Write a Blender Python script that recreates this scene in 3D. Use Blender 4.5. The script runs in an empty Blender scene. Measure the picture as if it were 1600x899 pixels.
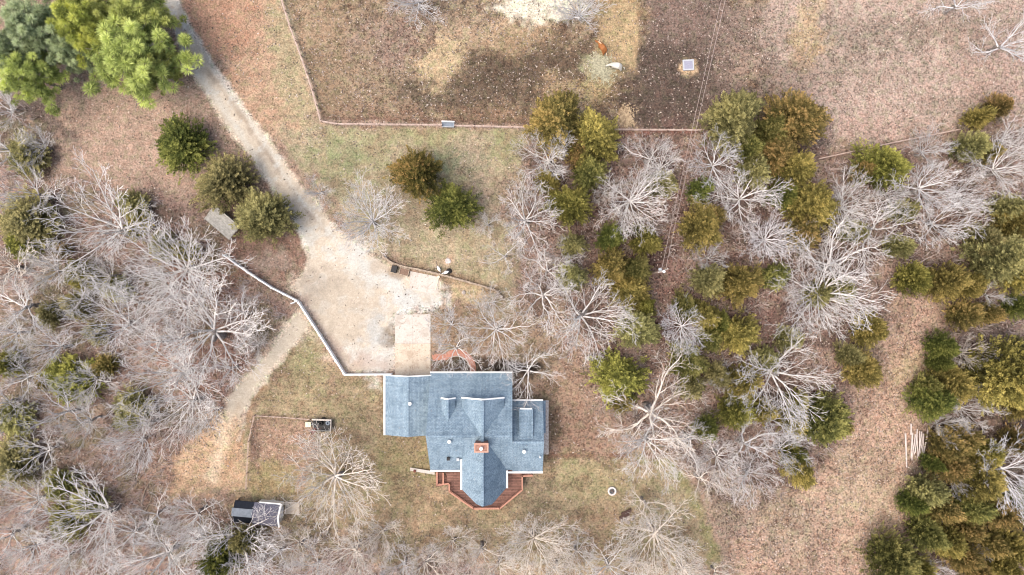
import bpy, math, random
import numpy as np
from mathutils import Vector

random.seed(11); np.random.seed(11)
SC = bpy.context.scene
COL = SC.collection
R = math.radians
H = 108.0          # height of the camera above the yard, metres
S = 0.1            # metres on the ground per photo pixel

# ------------------------------------------------------------------ camera
cam = bpy.data.cameras.new('camera'); camo = bpy.data.objects.new('camera', cam); COL.objects.link(camo)
camo.location = (0, 0, H); camo.rotation_euler = (0, 0, 0)
cam.sensor_fit = 'HORIZONTAL'; cam.angle = 2*math.atan(80.0/H)
cam.clip_end = 3000; cam.clip_start = 0.5
SC.camera = camo

# ------------------------------------------------------------------ sky, sun, exposure
SUN_EL, SUN_AZ = R(63), R(246)          # azimuth clockwise from north (+Y): south-west
w = bpy.data.worlds.new('World'); SC.world = w; w.use_nodes = True
nt = w.node_tree; nt.nodes.clear()
sky = nt.nodes.new('ShaderNodeTexSky'); sky.sky_type = 'NISHITA'; sky.sun_disc = False
sky.sun_elevation = SUN_EL; sky.sun_rotation = SUN_AZ
sky.air_density = 1.0; sky.dust_density = 6.0; sky.ozone_density = 1.0
bg = nt.nodes.new('ShaderNodeBackground'); bg.inputs[1].default_value = 0.15
wo = nt.nodes.new('ShaderNodeOutputWorld')
nt.links.new(sky.outputs[0], bg.inputs[0]); nt.links.new(bg.outputs[0], wo.inputs[0])
sun = bpy.data.lights.new('sun', 'SUN'); suno = bpy.data.objects.new('sun', sun); COL.objects.link(suno)
sun.energy = 1.15; sun.angle = R(68); sun.color = (1.0, 0.95, 0.88)
SC.cycles.filter_width = 1.1
d = Vector((math.sin(SUN_AZ)*math.cos(SUN_EL), math.cos(SUN_AZ)*math.cos(SUN_EL), math.sin(SUN_EL)))
suno.rotation_euler = d.to_track_quat('Z', 'Y').to_euler(); suno.location = d*150
SC.view_settings.view_transform = 'Standard'; SC.view_settings.look = 'None'
SC.view_settings.gamma = 1.0; SC.view_settings.exposure = 0.97
SC.view_settings.use_curve_mapping = False

# ------------------------------------------------------------------ helpers
def P(px, py, z=0.0):
    """ground coordinates of the thing standing at a place measured on the photo, at height z"""
    k = S*(H-z)/H
    return Vector(((px-800)*k, -(py-449.5)*k, z))

def lin(c):
    c = np.asarray(c, float)/255.0
    return np.where(c <= 0.04045, c/12.92, ((c+0.055)/1.055)**2.4)

KB = 1.95          # brightness of a sunlit flat surface relative to its base colour
def alb(c):
    a = lin(c); g = a @ np.array([.3, .59, .11])
    return (a*.86+g*.14)*np.array([.91, .965, .925])/KB

class MB:
    def __init__(self): self.v = []; self.f = []
    def add(self, vs, fs):
        b = len(self.v); self.v.extend([tuple(x) for x in vs]); self.f.extend([tuple(b+i for i in q) for q in fs])
    def box(self, c, s, rz=0.0, tilt=None):
        x, y, z = s[0]/2, s[1]/2, s[2]/2
        ca, sa = math.cos(rz), math.sin(rz)
        vs = []
        for dz in (-z, z):
            for dx, dy in ((-x, -y), (x, -y), (x, y), (-x, y)):
                vs.append((c[0]+dx*ca-dy*sa, c[1]+dx*sa+dy*ca, c[2]+dz))
        self.add(vs, [(3, 2, 1, 0), (4, 5, 6, 7), (0, 1, 5, 4), (1, 2, 6, 5), (2, 3, 7, 6), (3, 0, 4, 7)])
    def beam(self, a, b, wd, ht):
        a = Vector(a); b = Vector(b); t = (b-a).normalized()
        up = Vector((0, 0, 1)) if abs(t.z) < 0.9 else Vector((1, 0, 0))
        s = t.cross(up).normalized(); u = s.cross(t)
        vs = []
        for p in (a, b):
            for i, j in ((-1, -1), (1, -1), (1, 1), (-1, 1)):
                vs.append(p+s*(i*wd/2)+u*(j*ht/2))
        self.add(vs, [(3, 2, 1, 0), (4, 5, 6, 7), (0, 1, 5, 4), (1, 2, 6, 5), (2, 3, 7, 6), (3, 0, 4, 7)])
    def prism(self, top, th):
        """slab with the given top outline (anticlockwise from above), th thick downwards"""
        n = len(top); vs = [tuple(p) for p in top]+[(p[0], p[1], p[2]-th) for p in top]
        fs = [tuple(range(n)), tuple(range(2*n-1, n-1, -1))]
        for i in range(n):
            j = (i+1) % n; fs.append((i, n+i, n+j, j))
        self.add(vs, fs)
    def tube(self, pts, rad, n=4, cap=True):
        pts = [Vector(p) for p in pts]; m = len(pts); vs = []; fs = []
        t0 = (pts[1]-pts[0]).normalized()
        ref = Vector((0, 0, 1)) if abs(t0.z) < 0.8 else Vector((1, 0, 0))
        for i, p in enumerate(pts):
            t = (pts[min(i+1, m-1)]-pts[max(i-1, 0)]).normalized()
            s = t.cross(ref)
            if s.length < 1e-4: s = t.cross(Vector((0.3, 1, 0.2)))
            s.normalize(); u = t.cross(s)
            r = rad[i] if hasattr(rad, '__len__') else rad
            for k in range(n):
                a = 2*math.pi*k/n
                vs.append(p+s*(math.cos(a)*r)+u*(math.sin(a)*r))
        for i in range(m-1):
            for k in range(n):
                k2 = (k+1) % n
                fs.append((i*n+k, i*n+k2, (i+1)*n+k2, (i+1)*n+k))
        if cap:
            fs.append(tuple(range(n-1, -1, -1))); fs.append(tuple((m-1)*n+k for k in range(n)))
        self.add(vs, fs)
    def lathe(self, prof, n=16, c=(0, 0, 0)):
        vs = []; fs = []
        for r, z in prof:
            for k in range(n):
                a = 2*math.pi*k/n; vs.append((c[0]+r*math.cos(a), c[1]+r*math.sin(a), c[2]+z))
        for i in range(len(prof)-1):
            for k in range(n):
                k2 = (k+1) % n; fs.append((i*n+k, i*n+k2, (i+1)*n+k2, (i+1)*n+k))
        self.add(vs, fs)
    def mesh(self, name, mat=None, smooth=False):
        me = bpy.data.meshes.new(name); me.from_pydata(self.v, [], self.f); me.update()
        if mat: me.materials.append(mat)
        if smooth: me.polygons.foreach_set('use_smooth', [True]*len(me.polygons))
        return me
    def obj(self, name, mat=None, parent=None, smooth=False, loc=None):
        return link(name, self.mesh(name, mat, smooth), parent, loc)

def link(name, me, parent=None, loc=None):
    o = bpy.data.objects.new(name, me); COL.objects.link(o)
    if parent is not None: o.parent = parent
    if loc is not None: o.location = loc
    return o
def tag(o, label, cat, group=None):
    o['label'] = label; o['category'] = cat
    if group: o['group'] = group
    return o
def thing(name, label, cat, loc=(0, 0, 0), rz=0.0, group=None):
    o = bpy.data.objects.new(name, None); COL.objects.link(o)
    o.location = loc; o.rotation_euler = (0, 0, rz); o.empty_display_size = 0.5
    return tag(o, label, cat, group)
def copy_thing(root, loc, rz=0.0, sc=1.0, label=None, swap=None):
    r = root.copy(); COL.objects.link(r); r.location = loc; r.rotation_euler = (0, 0, rz)
    r.scale = (sc, sc, sc) if not hasattr(sc, '__len__') else sc
    if label: r['label'] = label
    for ch in root.children:
        c = ch.copy(); COL.objects.link(c); c.parent = r
        for g in ch.children:
            e = g.copy(); COL.objects.link(e); e.parent = c
    return r

def planar_uv(me):
    """u along the level of each face, v up its slope, both in metres"""
    uv = me.uv_layers.new(name='slope')
    for p in me.polygons:
        n = p.normal
        u = Vector((0, 0, 1)).cross(n)
        if u.length < 1e-3: u = Vector((1, 0, 0))
        u.normalize(); v = n.cross(u)
        for li in p.loop_indices:
            co = me.vertices[me.loops[li].vertex_index].co
            uv.data[li].uv = (co.dot(u), co.dot(v))

# ------------------------------------------------------------------ materials
def mat(name, rough=0.85, spec=0.25):
    m = bpy.data.materials.new(name); m.use_nodes = True
    b = m.node_tree.nodes['Principled BSDF']
    b.inputs['Roughness'].default_value = rough
    b.inputs['Specular IOR Level'].default_value = spec
    return m, m.node_tree, b
def N(nt, t, **kw):
    n = nt.nodes.new(t)
    for k, v in kw.items(): setattr(n, k, v)
    return n
def mixrgb(nt, a, b, fac, mode='MIX'):
    n = nt.nodes.new('ShaderNodeMix'); n.data_type = 'RGBA'; n.blend_type = mode
    for s, v in ((n.inputs[0], fac), (n.inputs[6], a), (n.inputs[7], b)):
        if hasattr(v, 'is_output'): nt.links.new(v, s)
        elif isinstance(v, (int, float)): s.default_value = v
        else: s.default_value = (v[0], v[1], v[2], 1)
    return n.outputs[2]
def mth(nt, op, a, b=None, c=None, clamp=False):
    n = nt.nodes.new('ShaderNodeMath'); n.operation = op; n.use_clamp = clamp
    for s, v in zip(n.inputs, (a, b, c)):
        if v is None: continue
        if hasattr(v, 'is_output'): nt.links.new(v, s)
        else: s.default_value = v
    return n.outputs[0]
def sstep(nt, v, lo, hi):
    n = nt.nodes.new('ShaderNodeMapRange'); n.interpolation_type = 'SMOOTHSTEP'
    nt.links.new(v, n.inputs[0]); n.inputs[1].default_value = lo; n.inputs[2].default_value = hi
    return n.outputs[0]
def noise(nt, vec, scale, detail=4, rough=0.6, dist=0.0):
    n = nt.nodes.new('ShaderNodeTexNoise'); n.inputs['Scale'].default_value = scale
    n.inputs['Detail'].default_value = detail; n.inputs['Roughness'].default_value = rough
    n.inputs['Distortion'].default_value = dist
    nt.links.new(vec, n.inputs['Vector']); return n.outputs[0]
def bump(nt, bsdf, h, dist, strength=0.6):
    n = nt.nodes.new('ShaderNodeBump'); n.inputs['Distance'].default_value = dist; n.inputs['Strength'].default_value = strength
    nt.links.new(h, n.inputs['Height']); nt.links.new(n.outputs[0], bsdf.inputs['Normal'])

def simple(name, c, var=0.25, scale=6.0, rough=0.85, c2=None, spec=0.25, b=0.0):
    m, t, bs = mat(name, rough, spec)
    co = N(t, 'ShaderNodeTexCoord').outputs['Object']
    n1 = noise(t, co, scale, 5, 0.65)
    c = np.array(c, float); c2 = np.array(c2, float) if c2 is not None else c*(1-var)
    ca = c*(1+var*0.6) if c2 is None else c
    o = mixrgb(t, c2, ca, sstep(t, n1, 0.34, 0.64))
    t.links.new(o, bs.inputs['Base Color'])
    if b: bump(t, bs, n1, b)
    return m

def ground_material(name, kind):
    m, t, bs = mat(name, 0.95, 0.1)
    co = N(t, 'ShaderNodeTexCoord').outputs['Object']
    at = N(t, 'ShaderNodeAttribute', attribute_name='col').outputs['Color']
    li = N(t, 'ShaderNodeAttribute', attribute_name='litter').outputs['Fac']
    big = noise(t, co, 0.5, 6, 0.7, 0.6)
    mid = noise(t, co, 1.9, 5, 0.7, 0.4)
    fin = noise(t, co, 3.6, 3, 0.75)
    sp1 = noise(t, co, 2.1, 3, 0.75, 0.8)
    sp2 = noise(t, co, 2.9, 2, 0.7)
    if kind == 'soil':
        v = mth(t, 'ADD', mth(t, 'MULTIPLY', big, 0.7), mth(t, 'ADD', mth(t, 'MULTIPLY', mid, 0.55), mth(t, 'MULTIPLY', fin, 1.1)))
        v = mth(t, 'MAXIMUM', mth(t, 'ADD', mth(t, 'MULTIPLY', mth(t, 'SUBTRACT', v, 1.175), 2.3), 1.04), 0.3)
    else:
        v = mth(t, 'ADD', mth(t, 'MULTIPLY', big, 0.25), mth(t, 'ADD', mth(t, 'MULTIPLY', mid, 0.3), mth(t, 'MULTIPLY', fin, 0.6)))
        v = mth(t, 'ADD', mth(t, 'MULTIPLY', mth(t, 'SUBTRACT', v, 0.575), 1.3), 0.95)
    cc = N(t, 'ShaderNodeCombineColor')
    for i in range(3): t.links.new(v, cc.inputs[i])
    c = mixrgb(t, at, cc.outputs[0], 1.0, 'MULTIPLY')
    if kind == 'soil':
        # dead leaves: dark curled ones and pale ones lying on the ground
        dk = mth(t, 'MULTIPLY', sstep(t, sp1, 0.52, 0.58), mth(t, 'MULTIPLY', li, 0.95), clamp=True)
        dcol = mixrgb(t, at, (0.30, 0.245, 0.23), 1.0, 'MULTIPLY')
        c = mixrgb(t, c, dcol, dk)
        lt = mth(t, 'MULTIPLY', sstep(t, sp2, 0.55, 0.63), mth(t, 'MULTIPLY', li, 0.85), clamp=True)
        lcol = mixrgb(t, at, (1.75, 1.6, 1.5), 1.0, 'MULTIPLY')
        c = mixrgb(t, c, lcol, lt)
        # a reddish to greenish drift of hue in the cover
        hue = noise(t, co, 0.9, 3, 0.6)
        c = mixrgb(t, c, mixrgb(t, c, (1.05, 0.985, 0.965), 1.0, 'MULTIPLY'), sstep(t, hue, 0.5, 0.62))
        c = mixrgb(t, c, mixrgb(t, c, (0.93, 1.02, 0.92), 1.0, 'MULTIPLY'), sstep(t, hue, 0.5, 0.38))
    else:
        dk = mth(t, 'MULTIPLY', sstep(t, sp1, 0.60, 0.72), mth(t, 'MULTIPLY', li, 1.0), clamp=True)
        c = mixrgb(t, c, mixrgb(t, at, (0.55, 0.46, 0.42), 1.0, 'MULTIPLY'), dk)
        wv = noise(t, co, 0.9, 4, 0.7, 1.2)
        c = mixrgb(t, c, mixrgb(t, at, (1.12, 1.13, 1.16), 1.0, 'MULTIPLY'), sstep(t, wv, 0.52, 0.66))
    t.links.new(c, bs.inputs['Base Color'])
    bump(t, bs, mth(t, 'ADD', fin, mth(t, 'MULTIPLY', sp1, 0.6)), 0.12 if kind == 'soil' else 0.05, 0.5)
    return m

def leaf_material(name, dark, midc, tip, transl=0.38):
    m, t, bs = mat(name, 0.75, 0.2)
    a = N(t, 'ShaderNodeAttribute', attribute_name='tint').outputs['Fac']
    r = N(t, 'ShaderNodeValToRGB'); t.links.new(a, r.inputs[0])
    e = r.color_ramp.elements
    e[0].position = 0.05; e[0].color = (*dark, 1); e[1].position = 0.95; e[1].color = (*tip, 1)
    k = e.new(0.5); k.color = (*midc, 1)
    oi = N(t, 'ShaderNodeObjectInfo').outputs['Random']
    hs = N(t, 'ShaderNodeHueSaturation'); t.links.new(r.outputs[0], hs.inputs['Color'])
    t.links.new(mth(t, 'ADD', mth(t, 'MULTIPLY', oi, 0.3), 0.97), hs.inputs['Value']); hs.inputs['Saturation'].default_value = 0.9
    t.links.new(mth(t, 'ADD', mth(t, 'MULTIPLY', oi, 0.024), 0.488), hs.inputs['Hue'])
    t.links.new(hs.outputs[0], bs.inputs['Base Color'])
    tr = N(t, 'ShaderNodeBsdfTranslucent'); t.links.new(hs.outputs[0], tr.inputs[0])
    mx = N(t, 'ShaderNodeMixShader'); mx.inputs[0].default_value = transl
    out = t.nodes['Material Output']
    t.links.new(bs.outputs[0], mx.inputs[1]); t.links.new(tr.outputs[0], mx.inputs[2]); t.links.new(mx.outputs[0], out.inputs[0])
    return m

def bark_material(name, pale, dark):
    m, t, bs = mat(name, 0.9, 0.15)
    co = N(t, 'ShaderNodeTexCoord').outputs['Object']
    n1 = noise(t, co, 1.6, 4, 0.7); n2 = noise(t, co, 9, 3, 0.6)
    oi = N(t, 'ShaderNodeObjectInfo').outputs['Random']
    c = mixrgb(t, dark, pale, sstep(t, mth(t, 'ADD', mth(t, 'MULTIPLY', n1, 0.7), mth(t, 'MULTIPLY', n2, 0.3)), 0.36, 0.56))
    hs = N(t, 'ShaderNodeHueSaturation'); t.links.new(c, hs.inputs['Color'])
    t.links.new(mth(t, 'ADD', mth(t, 'MULTIPLY', oi, 0.35), 0.8), hs.inputs['Value'])
    t.links.new(hs.outputs[0], bs.inputs['Base Color'])
    return m

def shingle_material(name, a, b, dk):
    m, t, bs = mat(name, 0.9, 0.2)
    uvn = N(t, 'ShaderNodeUVMap', uv_map='slope').outputs[0]
    br = N(t, 'ShaderNodeTexBrick'); t.links.new(uvn, br.inputs['Vector'])
    br.inputs['Scale'].default_value = 1.0; br.inputs['Brick Width'].default_value = 0.42; br.inputs['Row Height'].default_value = 0.2
    br.inputs['Mortar Size'].default_value = 0.018; br.inputs['Mortar Smooth'].default_value = 0.3; br.inputs['Bias'].default_value = 0.0
    br.inputs['Color1'].default_value = (*a, 1); br.inputs['Color2'].default_value = (*b, 1); br.inputs['Mortar'].default_value = (*dk, 1)
    co = N(t, 'ShaderNodeTexCoord').outputs['Object']
    n1 = noise(t, co, 5.0, 3, 0.75); n2 = noise(t, co, 0.5, 3, 0.6)
    c = mixrgb(t, br.outputs[0], mixrgb(t, br.outputs[0], (0.62, 0.66, 0.72), 1.0, 'MULTIPLY'), sstep(t, n1, 0.46, 0.66))
    c = mixrgb(t, c, mixrgb(t, c, (1.35, 1.3, 1.22), 1.0, 'MULTIPLY'), sstep(t, n1, 0.46, 0.32))
    c = mixrgb(t, c, mixrgb(t, c, (0.78, 0.8, 0.82), 1.0, 'MULTIPLY'), sstep(t, n2, 0.45, 0.68))
    mp = N(t, 'ShaderNodeMapping'); mp.inputs['Scale'].default_value = (1.6, .16, 1); t.links.new(uvn, mp.inputs[0])
    c = mixrgb(t, c, mixrgb(t, c, (0.8, 0.81, 0.82), 1.0, 'MULTIPLY'), sstep(t, noise(t, mp.outputs[0], 1.0, 4, .65), .5, .66))
    c = mixrgb(t, c, (0.30, 0.25, 0.21), mth(t, 'MULTIPLY', sstep(t, noise(t, co, 3.1, 2, .7), .68, .74), .6))
    t.links.new(c, bs.inputs['Base Color']); bump(t, bs, br.outputs['Fac'], -0.012, 0.6)
    return m

def brick_material(name, a, b, mortar, wd, ht, uv=False):
    m, t, bs = mat(name, 0.9, 0.2)
    src = N(t, 'ShaderNodeUVMap', uv_map='slope').outputs[0] if uv else N(t, 'ShaderNodeTexCoord').outputs['Object']
    br = N(t, 'ShaderNodeTexBrick'); t.links.new(src, br.inputs['Vector'])
    br.inputs['Scale'].default_value = 1.0; br.inputs['Brick Width'].default_value = wd; br.inputs['Row Height'].default_value = ht
    br.inputs['Mortar Size'].default_value = 0.012
    br.inputs['Color1'].default_value = (*a, 1); br.inputs['Color2'].default_value = (*b, 1); br.inputs['Mortar'].default_value = (*mortar, 1)
    co = N(t, 'ShaderNodeTexCoord').outputs['Object']
    c = mixrgb(t, br.outputs[0], mixrgb(t, br.outputs[0], (0.7, 0.7, 0.7), 1, 'MULTIPLY'), sstep(t, noise(t, co, 3, 4), 0.45, 0.7))
    t.links.new(c, bs.inputs['Base Color']); return m

def plank_material(name, a, b, width, axis_rot=0.0, gap=0.12):
    m, t, bs = mat(name, 0.85, 0.2)
    co = N(t, 'ShaderNodeTexCoord').outputs['Object']
    mp = N(t, 'ShaderNodeMapping'); mp.inputs['Rotation'].default_value = (0, 0, axis_rot); t.links.new(co, mp.inputs[0])
    br = N(t, 'ShaderNodeTexBrick'); t.links.new(mp.outputs[0], br.inputs['Vector'])
    br.inputs['Scale'].default_value = 1.0; br.inputs['Brick Width'].default_value = 3.6; br.inputs['Row Height'].default_value = width
    br.inputs['Mortar Size'].default_value = width*gap
    br.inputs['Color1'].default_value = (*a, 1); br.inputs['Color2'].default_value = (*b, 1)
    br.inputs['Mortar'].default_value = (a[0]*0.25, a[1]*0.25, a[2]*0.25, 1)
    c = mixrgb(t, br.outputs[0], mixrgb(t, br.outputs[0], (0.68, 0.68, 0.68), 1, 'MULTIPLY'), sstep(t, noise(t, co, 2.2, 5, 0.7), 0.45, 0.65))
    t.links.new(c, bs.inputs['Base Color']); return m

M = {}
M['ground'] = ground_material('leafy_ground', 'soil')
M['gravel'] = ground_material('pale_gravel', 'gravel')
M['shingle'] = shingle_material('blue_grey_shingle', (0.195, 0.268, 0.325), (0.245, 0.322, 0.375), (0.11, 0.15, 0.19))
M['shed_shingle'] = shingle_material('violet_grey_shingle', (0.155, 0.148, 0.18), (0.115, 0.112, 0.14), (0.08, 0.08, 0.10))
M['white'] = simple('white_paint', (0.82, 0.82, 0.80), 0.08, 2.0, 0.5)
M['siding'] = simple('cream_siding', (0.62, 0.58, 0.50), 0.08, 3.0, 0.7)
M['glass'] = simple('window_glass', (0.03, 0.035, 0.045), 0.1, 2, 0.08, spec=0.6)
M['brick'] = brick_material('red_brick', (0.30, 0.115, 0.075), (0.23, 0.09, 0.06), (0.34, 0.27, 0.22), 0.22, 0.075, True)
M['brick_cap'] = simple('chimney_cap', (0.46, 0.27, 0.20), 0.2, 6)
M['path_brick'] = brick_material('path_brick', (0.46, 0.19, 0.13), (0.38, 0.155, 0.105), (0.30, 0.22, 0.17), 0.22, 0.11, True)
M['deck'] = plank_material('red_brown_deck', (0.235, 0.125, 0.095), (0.165, 0.088, 0.068), 0.24, 0.0, 0.10)
M['deck_rail'] = simple('orange_deck_rail', (0.42, 0.215, 0.15), 0.2, 4)
def concrete_material(name, base, stain):
    m, t, bs = mat(name, 0.9, 0.2); co = N(t, 'ShaderNodeTexCoord').outputs['Object']
    c = mixrgb(t, base, stain, sstep(t, noise(t, co, .55, 5, .7, .6), .46, .64))
    c = mixrgb(t, c, (stain[0]*.62, stain[1]*.56, stain[2]*.52), sstep(t, noise(t, co, 2.6, 3, .75), .60, .68))
    c = mixrgb(t, c, mixrgb(t, c, (1.12, 1.12, 1.12), 1, 'MULTIPLY'), sstep(t, noise(t, co, 4.5, 2, .6), .52, .62))
    t.links.new(c, bs.inputs['Base Color']); return m
M['concrete'] = concrete_material('pale_concrete', (0.45, 0.385, 0.305), (0.36, 0.29, 0.22))
M['concrete_white'] = concrete_material('white_concrete', (0.44, 0.40, 0.355), (0.35, 0.31, 0.265))
M['timber'] = simple('weathered_timber', (0.36, 0.29, 0.22), 0.3, 3, 0.9, c2=(0.19, 0.145, 0.11))
M['rail_wood'] = simple('bleached_rail', (0.47, 0.37, 0.31), 0.3, 2, 0.9, c2=(0.30, 0.21, 0.17))
M['grey_board'] = simple('grey_board', (0.36, 0.35, 0.31), 0.3, 2.5, 0.9, c2=(0.25, 0.235, 0.21))
M['black_metal'] = simple('black_roofing', (0.010, 0.013, 0.021), 0.4, 2, 0.45)
M['blue_metal'] = simple('blue_grey_roofing', (0.17, 0.20, 0.235), 0.2, 2, 0.5)
M['dark'] = simple('dark_plastic', (0.025, 0.024, 0.024), 0.3, 4, 0.6)
M['steel'] = simple('galvanised_steel', (0.42, 0.45, 0.48), 0.2, 5, 0.45)
M['cream'] = simple('cream_plastic', (0.62, 0.57, 0.42), 0.1, 3, 0.6)
M['rust'] = simple('rusty_red_paint', (0.16, 0.05, 0.035), 0.4, 6, 0.7)
M['rubber'] = simple('black_rubber', (0.018, 0.017, 0.016), 0.2, 6, 0.8)
M['ash'] = simple('ash', (0.12, 0.125, 0.13), 0.5, 8)
M['stone'] = simple('field_stone', (0.42, 0.37, 0.32), 0.3, 6, 0.9, c2=(0.24, 0.21, 0.19))
M['pole_wood'] = simple('peeled_pole', (0.58, 0.51, 0.47), 0.2, 2, 0.9, c2=(0.36, 0.31, 0.29))
M['brown_board'] = simple('dark_brown_board', (0.085, 0.05, 0.04), 0.3, 4)
M['hay'] = simple('hay', (0.42, 0.40, 0.28), 0.3, 3.2, 0.95, c2=(0.19, 0.175, 0.12))
M['hay_tan'] = simple('tan_straw', (0.42, 0.32, 0.2), 0.3, 3, 0.95, c2=(0.2, 0.14, 0.09))
M['chestnut'] = simple('chestnut_coat', (0.33, 0.125, 0.04), 0.3, 3, 0.6)
M['flaxen'] = simple('flaxen_mane', (0.66, 0.48, 0.31), 0.2, 5, 0.7)
M['white_coat'] = simple('white_coat', (0.56, 0.53, 0.46), 0.15, 3, 0.7)
M['wire'] = simple('bare_wire', (0.36, 0.29, 0.26), 0.1, 2, 0.5)
M['bark_pale'] = bark_material('pale_lichen_bark', (0.63, 0.60, 0.57), (0.31, 0.29, 0.27))
M['bark_grey'] = bark_material('cool_grey_bark', (0.58, 0.565, 0.56), (0.30, 0.29, 0.285))
M['bark_tan'] = bark_material('warm_tan_bark', (0.66, 0.59, 0.51), (0.32, 0.28, 0.235))
M['bark_white'] = bark_material('frosty_white_bark', (0.70, 0.68, 0.68), (0.42, 0.41, 0.41))
M['fine_twig'] = bark_material('fine_twig_bark', (0.575, 0.55, 0.52), (0.34, 0.315, 0.295))
M['trunk'] = bark_material('dark_trunk_bark', (0.27, 0.24, 0.215), (0.11, 0.095, 0.085))
M['cedar_bark'] = bark_material('cedar_bark', (0.16, 0.11, 0.085), (0.08, 0.055, 0.045))
M['twig'] = bark_material('brush_twig', (0.48, 0.41, 0.375), (0.24, 0.195, 0.175))
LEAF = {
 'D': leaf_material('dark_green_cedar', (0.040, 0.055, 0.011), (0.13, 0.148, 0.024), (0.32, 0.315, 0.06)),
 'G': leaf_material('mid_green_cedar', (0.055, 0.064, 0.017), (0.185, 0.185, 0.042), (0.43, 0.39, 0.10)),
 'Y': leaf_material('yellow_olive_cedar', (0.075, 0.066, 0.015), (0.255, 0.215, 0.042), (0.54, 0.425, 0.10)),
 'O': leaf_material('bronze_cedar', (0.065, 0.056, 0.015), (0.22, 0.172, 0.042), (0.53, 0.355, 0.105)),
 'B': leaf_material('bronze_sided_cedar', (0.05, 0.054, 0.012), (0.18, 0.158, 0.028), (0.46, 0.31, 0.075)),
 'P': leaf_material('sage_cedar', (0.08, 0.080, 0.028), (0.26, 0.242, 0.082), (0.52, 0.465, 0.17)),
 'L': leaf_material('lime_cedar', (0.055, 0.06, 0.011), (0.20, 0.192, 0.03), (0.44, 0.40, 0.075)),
 'pine': leaf_material('bright_pine', (0.14, 0.17, 0.04), (0.38, 0.415, 0.10), (0.68, 0.70, 0.20), 0.35),
 'pineY': leaf_material('yellow_pine', (0.14, 0.17, 0.03), (0.41, 0.45, 0.075), (0.72, 0.73, 0.15), 0.35),
 'pineB': leaf_material('blue_pine', (0.13, 0.16, 0.08), (0.34, 0.385, 0.20), (0.60, 0.64, 0.37), 0.35),
}

# ------------------------------------------------------------------ the ground
def lattice(px, py, cell, seed):
    rs = np.random.RandomState(seed)
    g = rs.rand(256, 256)
    x = px/cell+1000.0; y = py/cell+1000.0
    xi = np.floor(x).astype(int); yi = np.floor(y).astype(int)
    fx = x-xi; fy = y-yi; fx = fx*fx*(3-2*fx); fy = fy*fy*(3-2*fy)
    a = g[yi % 256, xi % 256]; b = g[yi % 256, (xi+1) % 256]; c = g[(yi+1) % 256, xi % 256]; e = g[(yi+1) % 256, (xi+1) % 256]
    return (a*(1-fx)+b*fx)*(1-fy)+(c*(1-fx)+e*fx)*fy
def fbm(px, py, cell, seed, oc=4):
    s = 0; a = 0.5; t = 0
    for i in range(oc):
        s = s+a*lattice(px, py, cell, seed+i*7); t += a; a *= 0.55; cell /= 2.0
    return s/t
def poly_sd(px, py, pts):
    """signed distance to a closed outline, negative inside"""
    dmin = np.full(px.shape, 1e9); inside = np.zeros(px.shape, bool)
    n = len(pts)
    for i in range(n):
        x0, y0 = pts[i]; x1, y1 = pts[(i+1) % n]
        dx, dy = x1-x0, y1-y0
        tt = np.clip(((px-x0)*dx+(py-y0)*dy)/(dx*dx+dy*dy+1e-9), 0, 1)
        dmin = np.minimum(dmin, np.hypot(px-x0-tt*dx, py-y0-tt*dy))
        cond = ((y0 > py) != (y1 > py))
        xs = x0+(py-y0)*(dx)/(dy if abs(dy) > 1e-9 else 1e-9)
        inside ^= cond & (px < xs)
    return np.where(inside, -dmin, dmin)
def line_d(px, py, pts):
    dmin = np.full(px.shape, 1e9)
    for (x0, y0), (x1, y1) in zip(pts[:-1], pts[1:]):
        dx, dy = x1-x0, y1-y0
        tt = np.clip(((px-x0)*dx+(py-y0)*dy)/(dx*dx+dy*dy+1e-9), 0, 1)
        dmin = np.minimum(dmin, np.hypot(px-x0-tt*dx, py-y0-tt*dy))
    return dmin
def sm(x): x = np.clip(x, 0, 1); return x*x*(3-2*x)

DRIVE = [(249, -60), (252, 0), (268, 35), (281, 72), (284, 100), (300, 122), (322, 148), (350, 195), (385, 240), (420, 290), (452, 335), (472, 372), (482, 402),
         (470, 425), (455, 447), (470, 468), (502, 522), (540, 581), (612, 583), (617, 583), (617, 492), (648, 480), (690, 478), (688, 440), (645, 430), (606, 412),
         (566, 388), (528, 358), (498, 318), (456, 268), (420, 215), (382, 170), (342, 115), (312, 65), (292, 25), (279, 0), (272, -60)]
TRACK = [(466, 482), (486, 508), (462, 540), (430, 575), (402, 606), (382, 645), (374, 664), (366, 650), (360, 668), (352, 640), (345, 648), (360, 612), (392, 580), (424, 545), (448, 508)]
WOODS_L = [(-90, 150), (60, 165), (90, 290), (180, 300), (320, 305), (350, 400), (462, 482), (360, 625), (330, 690), (245, 775), (300, 800), (380, 815), (600, 830), (760, 860), (760, 990), (-90, 990)]
WOODS_C = [(815, 212), (960, 205), (1100, 208), (1270, 250), (1420, 235), (1690, 190), (1690, 990), (1430, 990), (1425, 720), (1470, 560), (1470, 470), (1400, 465), (1350, 520), (1335, 640), (1310, 690), (1255, 770), (1140, 800), (1040, 700), (930, 640), (870, 560), (815, 470), (790, 350)]
C_ = lambda *a: a
PAST = [(437, -60), (1180, -60), (1220, 120), (1200, 205), (1100, 203), (525, 193), (503, 186)]
PASTR = [(1190, -60), (1690, -60), (1690, 180), (1440, 215), (1285, 245), (1220, 160)]
EVERY = [(-90, -60), (1690, -60), (1690, 990), (-90, 990)]
LAWN = [(440, 200), (830, 200), (810, 460), (600, 400)]
YARD = [(470, 500), (600, 600), (600, 700), (690, 770), (860, 715), (1060, 720), (1130, 880), (400, 880), (370, 690)]
LANE = [(1395, 465), (1480, 470), (1440, 640), (1425, 840), (1340, 990), (1130, 990), (1140, 760), (1320, 690)]
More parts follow.
